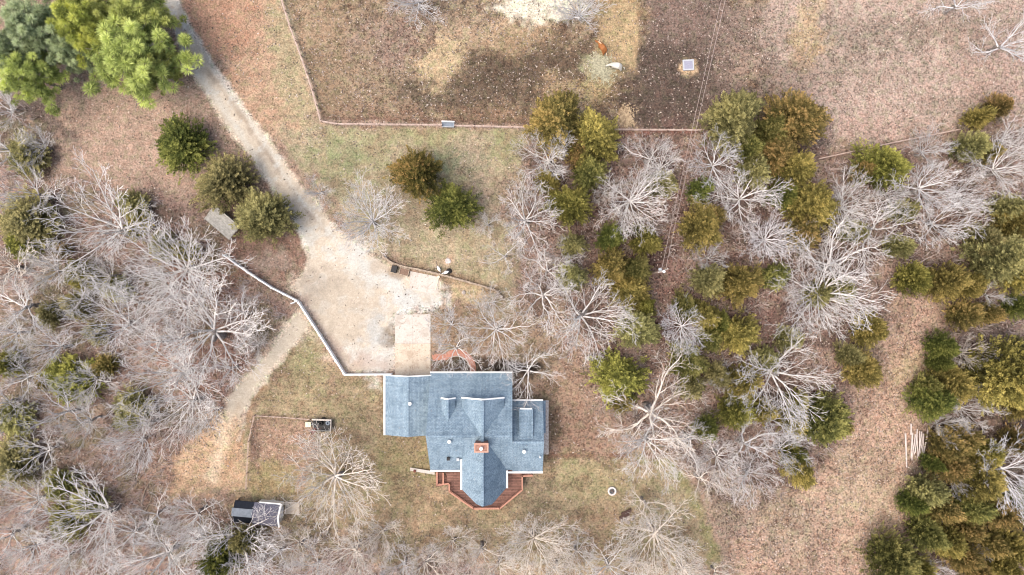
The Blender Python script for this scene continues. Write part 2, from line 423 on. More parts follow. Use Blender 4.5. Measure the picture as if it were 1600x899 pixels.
PAINT = [
 # (kind, points or centre+radii, colour as seen, soft edge, strength, leaf cover)
 ('poly', [(-90, 90), (310, 90), (345, 200), (345, 330), (90, 330), (40, 160)], (201, 166, 147), 20, 1, 0.35),
 ('poly', [(270, -60), (440, -60), (505, 190), (505, 260), (400, 200)], (208, 167, 138), 14, 1, 0.2),
 ('poly', [(415, -20), (450, -20), (512, 195), (480, 240), (430, 150)], (196, 174, 137), 18, 0.85, 0.2),
 ('ell', (335, 40, 60, 70), (214, 158, 128), 40, 0.7, 0.2),
 ('poly', [(500, 195), (840, 200), (830, 330), (800, 460), (720, 445), (600, 400), (520, 330), (440, 210)], (196, 174, 143), 22, 1, 0.3),
 ('ell', (545, 250, 50, 30), (152, 158, 108), 30, 0.6, 0.2),
 ('ell', (795, 225, 36, 26), (172, 174, 118), 24, 0.65, 0.2),
 ('ell', (590, 215, 60, 14), (182, 174, 126), 20, 0.5, 0.2),
 ('ell', (715, 262, 36, 28), (158, 166, 124), 24, 0.7, 0.2),
 ('ell', (690, 210, 40, 14), (190, 182, 124), 14, 0.5, 0.2),
 ('ell', (640, 370, 80, 30), (204, 180, 148), 40, 0.6, 0.3),
 ('ell', (745, 270, 30, 60), (196, 166, 148), 30, 0.5, 0.5),
 ('ell', (560, 190, 60, 10), (205, 172, 152), 12, 0.6, 0.5),
 ('poly', [(360, 350), (470, 360), (485, 405), (450, 450), (400, 425), (350, 390)], (164, 128, 112), 14, 0.95, 0.5),
 ('ell', (425, 410, 34, 14), (205, 180, 165), 14, 0.5, 0.2),
 # the pasture along the top
 ('poly', [(437, -60), (1690, -60), (1690, 180), (1440, 215), (1280, 245), (1100, 203), (525, 193), (503, 186)], (168, 140, 116), 6, 1, 0.75),
 # blotches of bare soil, straw and pale grass in the pasture
 ('mot', PAST, (128, 100, 80), 10, .6, .9, 46, 401, .53),
 ('mot', PAST, (196, 165, 133), 10, .45, .6, 34, 431, .57),
 ('mot', PAST, (96, 78, 70), 8, .5, .5, 11, 461, .57),
 ('mot', PAST, (218, 188, 152), 8, .45, .4, 10, 491, .60),
 ('mot', PASTR, (146, 127, 114), 10, .75, .9, 40, 521, .50),
 ('mot', PAST, (108, 84, 68), 6, .6, .9, 7, 1001, .54),
 ('mot', PASTR, (138, 116, 104), 6, .55, .9, 8, 1031, .55),
 ('mot', PASTR, (222, 190, 172), 10, .5, .5, 24, 551, .56),
 ('poly', [(440, -40), (530, -40), (560, 190), (505, 186)], (170, 140, 112), 16, 0.8, 0.5),
 ('ell', (585, 100, 60, 80), (180, 152, 126), 40, 0.6, 0.8),
 ('ell', (630, 60, 60, 40), (170, 140, 130), 40, 0.6, 1.0),
 ('ell', (500, 35, 40, 34), (202, 168, 138), 26, 0.5, 0.6),
 ('ell', (690, 100, 40, 42), (218, 186, 146), 26, 0.85, 0.55),
 ('ell', (740, 40, 60, 26), (196, 166, 140), 30, 0.6, 0.7),
 ('ell', (665, 148, 34, 22), (118, 102, 86), 18, 0.8, 0.8),
 ('ell', (760, 132, 90, 40), (112, 93, 79), 32, 0.8, 0.7),
 ('ell', (845, 102, 104, 38), (110, 90, 75), 32, 0.8, 0.6),
 ('ell', (780, 185, 90, 14), (150, 118, 96), 20, 0.7, 0.8),
 ('ell', (600, 180, 80, 14), (162, 128, 108), 16, 0.7, 0.8),
 ('ell', (800, 55, 50, 24), (206, 170, 132), 24, 0.6, 0.4),
 ('ell', (845, 2, 68, 32), (250, 232, 210), 16, 1, 0.05),
 ('poly', [(915, -40), (1000, -40), (1000, 90), (990, 115), (960, 120), (945, 60), (925, 20)], (208, 172, 128), 12, 0.95, 0.3),
 ('ell', (985, 18, 44, 22), (178, 144, 100), 18, 0.7, 0.7),
 ('ell', (880, 145, 34, 30), (190, 156, 122), 22, 0.7, 0.9),
 ('ell', (930, 140, 34, 20), (196, 168, 122), 16, 0.8, 0.7),
 ('ell', (945, 108, 34, 24), (204, 192, 152), 10, 0.9, 0.3),
 ('ell', (985, 90, 18, 26), (202, 178, 130), 10, 0.8, 0.4),
 ('ell', (978, 182, 15, 17), (216, 176, 128), 6, 0.9, 0.9),
 ('ell', (960, 150, 40, 26), (166, 132, 98), 22, 0.5, 0.9),
 ('poly', [(1005, -40), (1130, -40), (1190, 60), (1150, 210), (980, 200), (1000, 110)], (140, 116, 107), 26, 0.95, 0.7),
 ('ell', (1035, 130, 84, 78), (104, 86, 77), 44, 0.85, 0.6),
 ('ell', (1050, 30, 50, 36), (154, 126, 115), 30, 0.6, 0.6),
 ('ell', (1180, 60, 60, 70), (160, 134, 122), 36, 0.8, 0.9),
 ('ell', (1165, 110, 30, 24), (188, 158, 140), 22, 0.6, 0.9),
 ('poly', [(1210, -60), (1690, -60), (1690, 180), (1440, 215), (1285, 245), (1230, 160), (1190, 80)], (206, 176, 162), 30, 0.95, 0.6),
 ('ell', (1320, 60, 100, 30), (160, 140, 126), 36, 0.7, 0.9),
 ('ell', (1330, 120, 80, 26), (164, 143, 128), 30, 0.7, 0.9),
 ('ell', (1265, 50, 20, 40), (216, 182, 140), 16, 0.7, 0.5),
 ('ell', (1255, 90, 24, 20), (206, 168, 126), 12, 0.6, 0.6),
 ('ell', (1225, 120, 50, 36), (148, 126, 116), 30, 0.6, 0.9),
 ('ell', (1490, 45, 60, 24), (166, 142, 126), 26, 0.6, 0.8),
 ('ell', (1480, 165, 70, 14), (172, 148, 134), 18, 0.6, 0.9),
 ('ell', (1350, 150, 80, 30), (216, 182, 168), 30, 0.5, 0.5),
 ('ell', (1380, 200, 70, 18), (212, 174, 160), 18, 0.6, 0.6),
 ('ell', (1270, 220, 28, 34), (110, 92, 92), 18, 0.8, 0.8),
 ('ell', (688, 98, 34, 40), (220, 188, 148), 20, .85, .4),
 ('ell', (880, 146, 30, 26), (196, 164, 130), 16, .65, .9),
 ('ell', (968, 62, 30, 58), (212, 178, 134), 14, .85, .3),
 ('ell', (742, 44, 44, 18), (202, 170, 140), 16, .6, .6),
 ('ell', (934, 132, 24, 18), (204, 176, 130), 12, .7, .7),
 ('ell', (1075, 105, 15, 14), (228, 192, 152), 5, 0.95, 0.5),
 # woods
 ('poly', WOODS_L, (174, 141, 130), 26, 0.95, 0.8),
 ('poly', WOODS_C, (170, 138, 127), 22, 0.95, 0.9),
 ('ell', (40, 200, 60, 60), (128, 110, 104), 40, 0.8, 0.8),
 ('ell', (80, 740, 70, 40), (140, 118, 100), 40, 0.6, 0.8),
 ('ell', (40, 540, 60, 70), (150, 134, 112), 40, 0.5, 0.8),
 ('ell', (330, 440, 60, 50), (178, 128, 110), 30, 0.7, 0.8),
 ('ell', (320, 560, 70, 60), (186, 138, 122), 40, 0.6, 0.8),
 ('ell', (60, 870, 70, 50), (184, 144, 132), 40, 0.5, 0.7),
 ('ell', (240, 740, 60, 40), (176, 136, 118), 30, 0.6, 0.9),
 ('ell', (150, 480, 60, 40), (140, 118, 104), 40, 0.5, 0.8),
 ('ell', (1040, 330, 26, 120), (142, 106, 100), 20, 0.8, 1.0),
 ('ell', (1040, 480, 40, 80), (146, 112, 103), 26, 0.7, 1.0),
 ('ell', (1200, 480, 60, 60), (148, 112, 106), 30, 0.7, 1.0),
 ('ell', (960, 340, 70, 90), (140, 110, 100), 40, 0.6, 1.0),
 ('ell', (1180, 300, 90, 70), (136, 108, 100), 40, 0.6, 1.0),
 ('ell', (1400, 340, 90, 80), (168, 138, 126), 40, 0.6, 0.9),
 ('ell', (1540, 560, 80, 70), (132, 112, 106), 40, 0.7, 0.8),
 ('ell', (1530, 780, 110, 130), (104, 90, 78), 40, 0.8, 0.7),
 ('ell', (1560, 120, 60, 70), (198, 162, 148), 40, 0.5, 0.7),
 ('ell', (840, 510, 50, 50), (190, 158, 130), 36, 0.7, 0.6),
 ('ell', (880, 600, 50, 60), (184, 148, 124), 36, 0.7, 0.7),
 ('ell', (900, 680, 60, 40), (170, 134, 114), 26, 0.8, 0.8),
 ('ell', (1010, 640, 60, 60), (192, 156, 138), 40, 0.7, 0.8),
 ('ell', (1150, 830, 90, 80), (182, 152, 138), 40, 0.8, 1.0),
 ('ell', (1130, 780, 40, 40), (154, 136, 118), 30, 0.6, 1.0),
 # cleared lane on the right
 ('poly', [(1395, 465), (1480, 470), (1470, 520), (1455, 570), (1440, 640), (1418, 680), (1425, 840), (1360, 899), (1340, 990), (1130, 990), (1140, 860), (1230, 770), (1320, 690), (1335, 600), (1390, 540)], (207, 167, 145), 14, 0.95, 0.85),
 ('ell', (1430, 500, 50, 40), (196, 160, 145), 30, 0.6, 1.0),
 ('ell', (1415, 580, 30, 20), (206, 184, 140), 16, 0.5, 0.6),
 ('ell', (1350, 760, 60, 60), (208, 180, 152), 40, 0.6, 0.5),
 ('ell', (1240, 830, 50, 50), (168, 148, 130), 40, 0.6, 0.9),
 ('ell', (1300, 870, 60, 30), (196, 160, 142), 30, 0.5, 0.8),
 ('ell', (1215, 790, 30, 40), (164, 142, 120), 24, 0.6, 0.9),
 # yard round the house
 ('poly', [(470, 490), (545, 588), (610, 592), (680, 660), (690, 760), (830, 760), (860, 715), (1050, 715), (1090, 770), (1130, 880), (900, 905), (760, 880), (600, 850), (440, 850), (360, 800), (370, 690), (385, 640), (420, 590)], (186, 160, 127), 20, 0.95, 0.45),
 ('poly', [(478, 505), (540, 595), (600, 600), (598, 700), (560, 650), (400, 645), (430, 580)], (188, 163, 128), 14, 0.8, 0.35),
 ('ell', (540, 590, 30, 34), (172, 136, 116), 22, 0.6, 0.5),
 ('ell', (475, 560, 30, 50), (176, 164, 118), 24, 0.7, 0.3),
 ('ell', (635, 730, 60, 50), (172, 152, 108), 34, 0.7, 0.4),
 ('ell', (655, 800, 60, 30), (200, 164, 132), 26, 0.7, 0.3),
 ('ell', (590, 640, 60, 20), (170, 142, 116), 16, 0.6, 0.6),
 ('ell', (680, 840, 70, 20), (178, 150, 120), 24, 0.6, 0.6),
 ('ell', (905, 750, 45, 36), (180, 164, 122), 26, 0.8, 0.3),
 ('ell', (930, 830, 60, 30), (178, 146, 120), 30, 0.6, 0.6),
 ('ell', (860, 780, 40, 30), (168, 146, 116), 22, 0.6, 0.5),
 ('ell', (830, 760, 30, 50), (150, 130, 108), 20, 0.5, 0.5),
 ('ell', (1040, 800, 40, 60), (196, 176, 142), 26, 0.6, 0.4),
 ('ell', (640, 690, 26, 20), (160, 134, 108), 16, 0.5, 0.5),
 ('ell', (735, 510, 70, 50), (182, 150, 120), 30, 0.8, 0.6),
 ('ell', (830, 560, 40, 26), (160, 138, 112), 24, 0.7, 0.7),
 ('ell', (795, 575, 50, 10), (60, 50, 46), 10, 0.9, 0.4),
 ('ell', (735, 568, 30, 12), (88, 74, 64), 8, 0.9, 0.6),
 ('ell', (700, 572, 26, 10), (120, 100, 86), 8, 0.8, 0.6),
 ('ell', (860, 660, 14, 60), (118, 100, 80), 12, 0.6, 0.6),
 ('line', [(690, 470), (700, 452), (770, 468), (786, 480)], (206, 176, 138), 14, 0.8, 0.2, 12),
 ('ell', (735, 458, 36, 18), (216, 184, 146), 12, 0.9, 0.15),
 ('ell', (694, 450, 8, 22), (158, 128, 104), 8, 0.8, 0.5),
 ('mot', YARD, (172, 152, 115), 10, .6, .4, 40, 601, .53),
 ('mot', YARD, (150, 122, 98), 10, .55, .6, 26, 631, .56),
 ('mot', YARD, (206, 178, 142), 10, .5, .3, 18, 661, .58),
 ('mot', LAWN, (182, 165, 126), 10, .5, .3, 30, 691, .54),
 ('mot', LAWN, (168, 140, 116), 10, .5, .6, 18, 721, .57),
 ('mot', LANE, (166, 134, 116), 10, .6, .9, 30, 751, .54),
 ('mot', LANE, (224, 192, 160), 10, .35, .4, 16, 781, .58),
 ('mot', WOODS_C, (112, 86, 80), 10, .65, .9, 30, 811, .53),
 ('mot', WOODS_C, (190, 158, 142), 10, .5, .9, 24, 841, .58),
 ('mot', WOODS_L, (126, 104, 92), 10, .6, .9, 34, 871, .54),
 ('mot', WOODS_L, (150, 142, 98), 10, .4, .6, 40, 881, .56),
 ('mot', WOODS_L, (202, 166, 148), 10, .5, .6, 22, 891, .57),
 # garden plot
 ('poly', [(392, 652), (490, 660), (500, 700), (470, 768), (388, 766)], (190, 152, 131), 8, 0.9, 0.6),
 ('ell', (425, 745, 40, 26), (182, 160, 112), 20, 0.8, 0.4),
 ('ell', (400, 700, 8, 36), (136, 108, 96), 7, 0.7, 0.6),
 ('line', [(395, 652), (490, 657)], (160, 128, 110), 5, 0.6, 0.4, 3),
 # dirt track
 ('line', [(470, 495), (420, 560), (375, 620), (350, 670)], (232, 208, 184), 10, 0.95, 0.15, 13),
 ('poly', [(335, 640), (385, 640), (378, 700), (385, 770), (300, 770), (262, 775), (290, 700)], (226, 184, 148), 14, 0.95, 0.25),
 ('line', [(352, 650), (346, 700), (330, 745)], (244, 212, 180), 8, 0.8, 0.1, 5),
 ('line', [(372, 650), (362, 700), (356, 740)], (196, 148, 110), 8, 0.6, 0.1, 4),
 ('line', [(410, 605), (385, 640), (376, 700)], (196, 142, 106), 6, 0.6, 0.2, 4),
 ('poly', TRACK, (255, 230, 206), 5, .95, 0.2),
 ('line', [(372, 640), (352, 690), (330, 745)], (238, 206, 176), 10, .8, .2, 9),
 ('line', [(408, 600), (384, 640), (374, 690)], (238, 220, 202), 4, .7, .1, 2),
 # driveway and turning place
 ('poly', DRIVE, (250, 225, 203), 5, 1, 0.35),
 ('line', [(292, 95), (332, 144), (368, 196), (398, 244), (428, 294), (462, 345), (490, 400)], (250, 234, 220), 4, 0.8, 0.1, 5),
 ('line', [(330, 100), (362, 146), (394, 196), (426, 246), (460, 300), (500, 350), (540, 395)], (250, 234, 220), 4, 0.8, 0.1, 5),
 ('line', [(262, 0), (280, 45), (298, 85)], (198, 150, 128), 5, 0.8, 0.2, 3),
 ('line', [(325, 110), (362, 160), (398, 212), (436, 270), (476, 325), (515, 372)], (200, 172, 150), 5, 0.8, 0.5, 2),
 ('line', [(258, 0), (276, 50), (300, 98)], (236, 224, 216), 4, .8, .1, 4),
 ('line', [(276, 0), (300, 50), (330, 100), (360, 142)], (226, 212, 204), 4, .8, .1, 4),
 ('mot', DRIVE, (210, 188, 170), 6, .4, .6, 14, 901, .56),
 ('mot', DRIVE, (246, 238, 232), 6, .6, .1, 18, 931, .57),
 ('ell', (540, 480, 70, 60), (228, 204, 182), 40, 0.6, 0.5),
 ('line', [(560, 400), (600, 430), (640, 465), (610, 540), (585, 575)], (243, 236, 232), 26, 0.85, 0.2, 14),
 ('ell', (655, 470, 40, 16), (238, 230, 226), 14, 0.8, 0.3),
 ('ell', (608, 524, 12, 18), (172, 148, 128), 10, 0.9, 0.7),
 ('ell', (585, 515, 14, 20), (222, 216, 214), 14, 0.7, 0.2),
 ('ell', (490, 440, 26, 30), (206, 184, 166), 20, 0.6, 0.9),
 ('ell', (560, 565, 40, 12), (222, 188, 172), 14, 0.6, 0.5),
 ('line', [(470, 462), (503, 518), (540, 575)], (214, 178, 162), 8, 0.7, 0.6, 6),
 ('ell', (625, 425, 20, 10), (190, 160, 136), 8, 0.8, 0.5),
 ('ell', (600, 418, 22, 10), (222, 190, 160), 10, 0.6, 0.4),
 # leaf drifts along the fences and lawn edges
 ('line', [(440, 0), (468, 80), (500, 188)], (212, 184, 162), 3, 0.85, 0.6, 3),
 ('line', [(503, 190), (640, 194), (830, 199)], (214, 180, 162), 5, 0.75, 0.8, 3),
 ('line', [(505, 184), (640, 188), (830, 194)], (136, 100, 86), 3, 0.7, 0.5, 2),
 ('line', [(960, 208), (1100, 206)], (158, 104, 92), 4, 0.8, 0.5, 3),
 ('line', [(1284, 247), (1400, 222), (1510, 203), (1690, 172)], (168, 132, 118), 4, 0.7, 0.6, 3),
 ('line', [(858, 711), (985, 711)], (150, 108, 90), 5, 0.85, 0.6, 3),
 ('line', [(1056, 735), (1085, 780), (1108, 840), (1118, 880)], (170, 162, 104), 12, 0.7, 0.15, 6),
 ('line', [(1062, 722), (1098, 768), (1122, 840), (1136, 885)], (196, 162, 144), 5, 0.8, 0.5, 4),
 ('line', [(985, 716), (1040, 722), (1062, 745)], (164, 160, 96), 8, 0.6, 0.2, 4),
 ('line', [(600, 400), (660, 420), (740, 440), (780, 452)], (150, 118, 98), 7, 0.6, 0.8, 5),
 ('ell', (700, 408, 8, 7), (226, 190, 158), 4, 0.9, 0.2),
 ('line', [(385, 655), (384, 765)], (196, 168, 140), 3, 0.7, 0.2, 2),
]

def paint(px, py):
    wx = px+(fbm(px, py, 34, 3)-0.5)*34+(fbm(px, py, 9, 31, 2)-0.5)*9
    wy = py+(fbm(px, py, 34, 57)-0.5)*34+(fbm(px, py, 9, 91, 2)-0.5)*9
    sx = px+(fbm(px, py, 12, 3)-0.5)*8; sy = py+(fbm(px, py, 12, 57)-0.5)*8
    col = np.empty(px.shape+(3,)); col[:] = alb((182, 150, 132)); lit = np.full(px.shape, 0.6)
    grain = fbm(px, py, 13, 77, 4)-0.5
    for op in PAINT:
        kind, dat, c, soft, st, lt = op[:6]
        big = soft >= 14
        X, Y = (wx, wy) if big else (sx, sy)
        if kind == 'mot':
            n_ = fbm(px, py, op[6], op[7], 4)
            mk = sm((n_-op[8])/.10)*sm(.5-(poly_sd(X, Y, dat)+grain*soft)/(2*soft))*st
            col = col*(1-mk[..., None])+alb(c)*mk[..., None]; lit = lit*(1-mk)+lt*mk
            continue
        if kind == 'poly':
            dd = poly_sd(X, Y, dat)
        elif kind == 'ell':
            q = np.hypot((X-dat[0])/dat[2], (Y-dat[1])/dat[3]); dd = (q-1)*min(dat[2], dat[3])
        else:
            dd = line_d(X, Y, dat)-op[6]
        dd = dd+grain*(max(soft, 5)*2.4 if soft > 4 else soft)
        mk = sm(0.5-dd/(1.5*soft) if kind != 'ell' else 0.55-dd/(1.2*soft))*st
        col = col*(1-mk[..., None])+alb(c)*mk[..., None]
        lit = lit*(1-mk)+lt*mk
    return col, lit

def grid_mesh(name, keep, z, material, step=0.25, x0=-88.2, x1=88.2, y0=-52.2, y1=52.2, outer=False):
    xs = np.arange(x0, x1+step/2, step); ys = np.arange(y0, y1+step/2, step)
    X, Y = np.meshgrid(xs, ys); px = 800+X/S; py = 449.5-Y/S
    nx, ny = len(xs), len(ys)
    col, lit = paint(px, py)
    idx = np.arange(nx*ny).reshape(ny, nx)
    q = np.stack([idx[:-1, :-1], idx[:-1, 1:], idx[1:, 1:], idx[1:, :-1]], -1).reshape(-1, 4)
    V = np.stack([X.ravel(), Y.ravel(), np.full(nx*ny, z)], -1)
    col = col.reshape(-1, 3); lit = lit.ravel()
    if keep is not None:
        k = keep(px, py).ravel()
        q = q[k[q].all(1)]
        used = np.unique(q); rm = np.full(nx*ny, -1); rm[used] = np.arange(len(used))
        q = rm[q]; V = V[used]; col = col[used]; lit = lit[used]
    if outer:
        B = 700.0; n0 = len(V)
        ex = np.array([[xs[0], ys[0]], [xs[-1], ys[0]], [xs[-1], ys[-1]], [xs[0], ys[-1]], [-B, -B], [B, -B], [B, B], [-B, B]])
        V = np.vstack([V, np.c_[ex, np.full(8, z)]])
        col = np.vstack([col, np.tile(alb((182, 150, 132)), (8, 1))]); lit = np.r_[lit, np.full(8, 0.7)]
        q = np.vstack([q, n0+np.array([[4, 5, 1, 0], [5, 6, 2, 1], [6, 7, 3, 2], [7, 4, 0, 3]])])
    me = np_mesh(name, V, q, material)
    a = me.attributes.new('col', 'FLOAT_COLOR', 'POINT'); a.data.foreach_set('color', np.c_[col, np.ones(len(col))].astype('f').ravel())
    a = me.attributes.new('litter', 'FLOAT', 'POINT'); a.data.foreach_set('value', lit.astype('f'))
    return me
def np_mesh(name, V, q, material):
    me = bpy.data.meshes.new(name)
    me.vertices.add(len(V)); me.vertices.foreach_set('co', np.asarray(V, 'f').ravel())
    k = q.shape[1]
    me.loops.add(q.size); me.loops.foreach_set('vertex_index', q.astype('i').ravel())
    me.polygons.add(len(q)); me.polygons.foreach_set('loop_start', (np.arange(len(q))*k).astype('i'))
    me.polygons.foreach_set('loop_total', np.full(len(q), k, 'i'))
    me.update(calc_edges=True)
    if material: me.materials.append(material)
    return me
def structure(o):
    o['kind'] = 'structure'; return o

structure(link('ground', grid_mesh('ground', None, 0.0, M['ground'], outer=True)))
def ragged(pts, inset, seed):
    return lambda px, py: poly_sd(px+(fbm(px, py, 8, seed)-0.5)*7, py+(fbm(px, py, 8, seed+5)-0.5)*7, pts) < -inset
structure(link('gravel_driveway', grid_mesh('gravel_driveway', ragged(DRIVE, 2, 201), 0.012, M['gravel'], 0.3, -58.2, -9, -15, 50)))
structure(link('dirt_track', grid_mesh('dirt_track', ragged(TRACK, 2, 301), 0.010, M['gravel'], 0.3, -48, -30, -27, 0)))

# ------------------------------------------------------------------ concrete, brick walk
def slab(name, pts_px, z, th, material, parent=None, loc=None):
    b = MB(); b.prism([P(x, y, 0)+Vector((0, 0, z)) for x, y in pts_px][::-1], th)
    o = b.obj(name, material, parent); return o
pad = bpy.data.objects.new('parking_pad', None); COL.objects.link(pad); structure(pad)
for (xa, xb), (ya, yb), mm in [((617.5, 645), (492, 537), 'concrete_white'), ((645.12, 672.8), (491, 537), 'concrete_white'),
                               ((617.5, 645), (537.15, 588), 'concrete'), ((645.12, 672.8), (537.15, 588), 'concrete')]:
    slab('concrete_panel', [(xa, ya), (xb, ya), (xb, yb), (xa, yb)], 0.07, 0.16, M[mm], pad)
ap = structure(slab('concrete_apron', [(641, 424), (686, 433), (684, 457), (672, 459), (640, 452)], 0.05, 0.15, M['concrete_white']))
structure(slab('shed_slab', [(446, 784), (468, 785), (468, 804), (445, 803)], 0.05, 0.15, M['concrete']))

walk = MB(); pts = []
for i in range(19):
    a = R(172-i*9.4); pts.append((714+25*math.cos(a), 577-26*math.sin(a)))
pts = [(676, 560), (684, 558)]+pts[4:]+[(740, 592)]
def ribbon(mb, pl, width, z, th):
    n = len(pl); L = []; Rr = []
    for i, p in enumerate(pl):
        a = Vector(pl[max(i-1, 0)]); b2 = Vector(pl[min(i+1, n-1)]); t = (b2-a).normalized(); s = Vector((-t.y, t.x))
        c = Vector(p); L.append(c+s*width/2); Rr.append(c-s*width/2)
    for i in range(n-1):
        q = [Rr[i], Rr[i+1], L[i+1], L[i]]
        mb.prism([(v.x, v.y, z) for v in q], th)
wp = [tuple(P(x, y)[:2]) for x, y in pts]
ribbon(walk, wp, 0.95, 0.05, 0.12)
me = walk.mesh('brick_walk', M['path_brick']); planar_uv(me); structure(link('brick_walk', me))
b = MB(); ribbon(b, [(x, y) for x, y in [tuple(P(714+19.5*math.cos(R(150-i*10)), 577-20.5*math.sin(R(150-i*10)))[:2]) for i in range(15)]], 0.12, 0.10, 0.14)
structure(b.obj('walk_edging', M['concrete_white']))
b = MB(); ribbon(b, [tuple(P(853.5, y)[:2]) for y in range(626, 716, 6)], 0.75, 0.035, 0.1)
structure(b.obj('gravel_strip', simple('white_gravel', (0.56, 0.52, 0.48), 0.3, 7, 0.95, c2=(0.22, 0.18, 0.16))))

# ------------------------------------------------------------------ the house
HOUSE = thing('house', 'large house with blue-grey shingle roofs, white trim and brick chimney', 'house', (0, 0, 0))
def roof(planes, name, material, th=0.2, parent=HOUSE, fascia=None):
    b = MB()
    for pl in planes: b.prism(pl, th)
    me = b.mesh(name, material); planar_uv(me); return link(name, me, parent)
def ccw(p):
    a = sum(p[i][0]*p[(i+1) % len(p)][1]-p[(i+1) % len(p)][0]*p[i][1] for i in range(len(p)))
    return p if a > 0 else p[::-1]
zr, ze = 8.45, 3.0
x0, x1 = -12.42, 0.05; yN, yR, yS = -12.98, -21.45, -27.72
RP = lambda *p: ccw(list(p))
main_roof = roof([RP((x0, yN, ze), (x1, yN, ze), (x1, yR, zr), (x0, yR, zr)), RP((x0, yS, ze), (x1, yS, ze), (x1, yR, zr), (x0, yR, zr))], 'roof', M['shingle'])
wx0, wx1 = 0.055, 4.66; wN, wR, wS, wz = -17.2, -22.52, -27.95, 7.5
roof([RP((wx0, wN, 3), (wx1, wN, 3), (wx1, wR, wz), (wx0, wR, wz)), RP((wx0, wS, 2.93), (wx1, wS, 2.93), (wx1, wR, wz), (wx0, wR, wz))], 'roof', M['shingle'])
roof([RP((4.67, -17.25, 2.95), (5.12, -17.25, 2.6), (5.12, -22.2, 2.6), (4.67, -22.2, 2.95))], 'roof', M['shingle'], 0.15)
gL, gR_, gx = -19.25, -11.9, -15.62; gN, gS = -13.4, -22.4
gcut = -12.40
roof([RP((gL, gN, 3), (gx, gN, 4.5), (gx, gS, 4.5), (gL, gS, 3)), RP((gx, gN, 4.5), (gR_, gN, 3.0), (gR_, gS, 3.0), (gx, gS, 4.5))], 'roof', M['shingle'])
# cross gable running south to the pointed end
cz = 8.58; cx = -4.24
sl, sr_ = -7.44, -0.87
bl = (-5.22, -31.45, cz-(cx- -5.22)*(cz-5.0)/(cx-sl)); br_ = (-2.92, -31.85, cz-(-2.92-cx)*(cz-3.2)/(sr_-cx))
roof([RP((sl, -24.0, 5.0), (sl, -30.1, 5.0), bl, (cx, -31.55, cz), (cx, -21.45, cz), (sl, -21.45, 5.0)),
      RP((sr_, -21.45, 3.2), (cx, -21.45, cz), (cx, -31.55, cz), br_, (sr_, -30.4, 3.2))], 'roof', M['shingle'])
# north cross gable
dormer_mats = M['shingle']
dr = roof([RP((-7.38, -16.38, 6.0), (cx, -16.25, cz-0.02), (cx, -21.46, cz-0.02), (-7.38, -21.46, 6.0)),
      RP((-1.2, -16.38, 6.0), (cx, -16.25, cz-0.02), (cx, -21.46, cz-0.02), (-1.2, -21.46, 6.0))], 'gable_roof', M['shingle'], 0.16)
roof([RP((-10.4, -16.38, 6.2), (-9.4, -16.38, 7.25), (-9.4, -19.9, 7.25), (-10.4, -19.9, 6.2)),
      RP((-8.38, -16.38, 6.2), (-9.4, -16.38, 7.25), (-9.4, -19.9, 7.25), (-8.38, -19.9, 6.2))], 'dormer_roof', M['shingle'], 0.12)
roof([RP((1.05, -18.12, 5.2), (3.1, -18.12, 5.2), (3.1, -22.3, 7.25), (1.05, -22.3, 7.25))], 'dormer_roof', M['shingle'], 0.15)
# dormer walls (front, cheeks)
def wall_poly(pts, name='wall', m='siding', th=0.12, parent=HOUSE):
    """upright wall panel from a polygon of 3D points, thickened along its normal"""
    p = [Vector(v) for v in pts]; n = (p[1]-p[0]).cross(p[2]-p[0]).normalized()
    k = len(p); vs = [v for v in p]+[v-n*th for v in p]
    fs = [tuple(range(k)), tuple(range(2*k-1, k-1, -1))]+[(i, k+i, k+(i+1) % k, (i+1) % k) for i in range(k)]
    b = MB(); b.add(vs, fs); return b.obj(name, M[m], parent)
def window(c, wd, ht, face='N', parent=HOUSE):
    sgn = {'N': (0, 1), 'S': (0, -1), 'E': (1, 0), 'W': (-1, 0)}[face]
    fx, fy = (wd, 0.10) if sgn[0] == 0 else (0.10, wd)
    b = MB(); q = 0.08
    if sgn[0] == 0:
        for s in (-1, 1):
            b.box((c[0]+s*(wd/2-q/2), c[1], c[2]), (q, 0.10, ht)); b.box((c[0], c[1], c[2]+s*(ht/2+0.04)), (wd, 0.11, q))
        b.box((c[0], c[1], c[2]), (wd-2*q, 0.08, 0.05))
    else:
        for s in (-1, 1):
            b.box((c[0], c[1]+s*(wd/2-q/2), c[2]), (0.10, q, ht)); b.box((c[0], c[1], c[2]+s*(ht/2+0.04)), (0.11, wd, q))
        b.box((c[0], c[1], c[2]), (0.08, wd-2*q, 0.05))
    f = b.obj('window', M['white'], parent)
    g = MB(); g.box((c[0], c[1], c[2]), (wd-2*q, 0.03, ht) if sgn[0] == 0 else (0.03, wd-2*q, ht)); g.obj('pane', M['glass'], f)
wall_poly([(-7.1, -16.75, 4.8), (-1.5, -16.75, 4.8), (-1.5, -16.75, 6.0), (cx, -16.75, 8.2), (-7.1, -16.75, 6.0)][::-1])
wall_poly([(-7.1, -16.9, 4.8), (-7.1, -16.9, 5.9), (-7.1, -18.2, 5.9)][::-1]); wall_poly([(-1.5, -16.9, 4.8), (-1.5, -16.9, 5.9), (-1.5, -18.2, 5.9)])
window((cx, -16.72, 6.3), 1.6, 1.1)
wall_poly([(-10.2, -16.6, 4.9), (-8.55, -16.6, 4.9), (-8.55, -16.6, 6.3), (-9.4, -16.6, 7.1), (-10.2, -16.6, 6.3)][::-1])
wall_poly([(-10.2, -16.7, 4.9), (-10.2, -16.7, 6.2), (-10.2, -18.6, 6.2)][::-1]); wall_poly([(-8.55, -16.7, 4.9), (-8.55, -16.7, 6.2), (-8.55, -18.6, 6.2)])
window((-9.4, -16.57, 5.75), 0.8, 0.8)
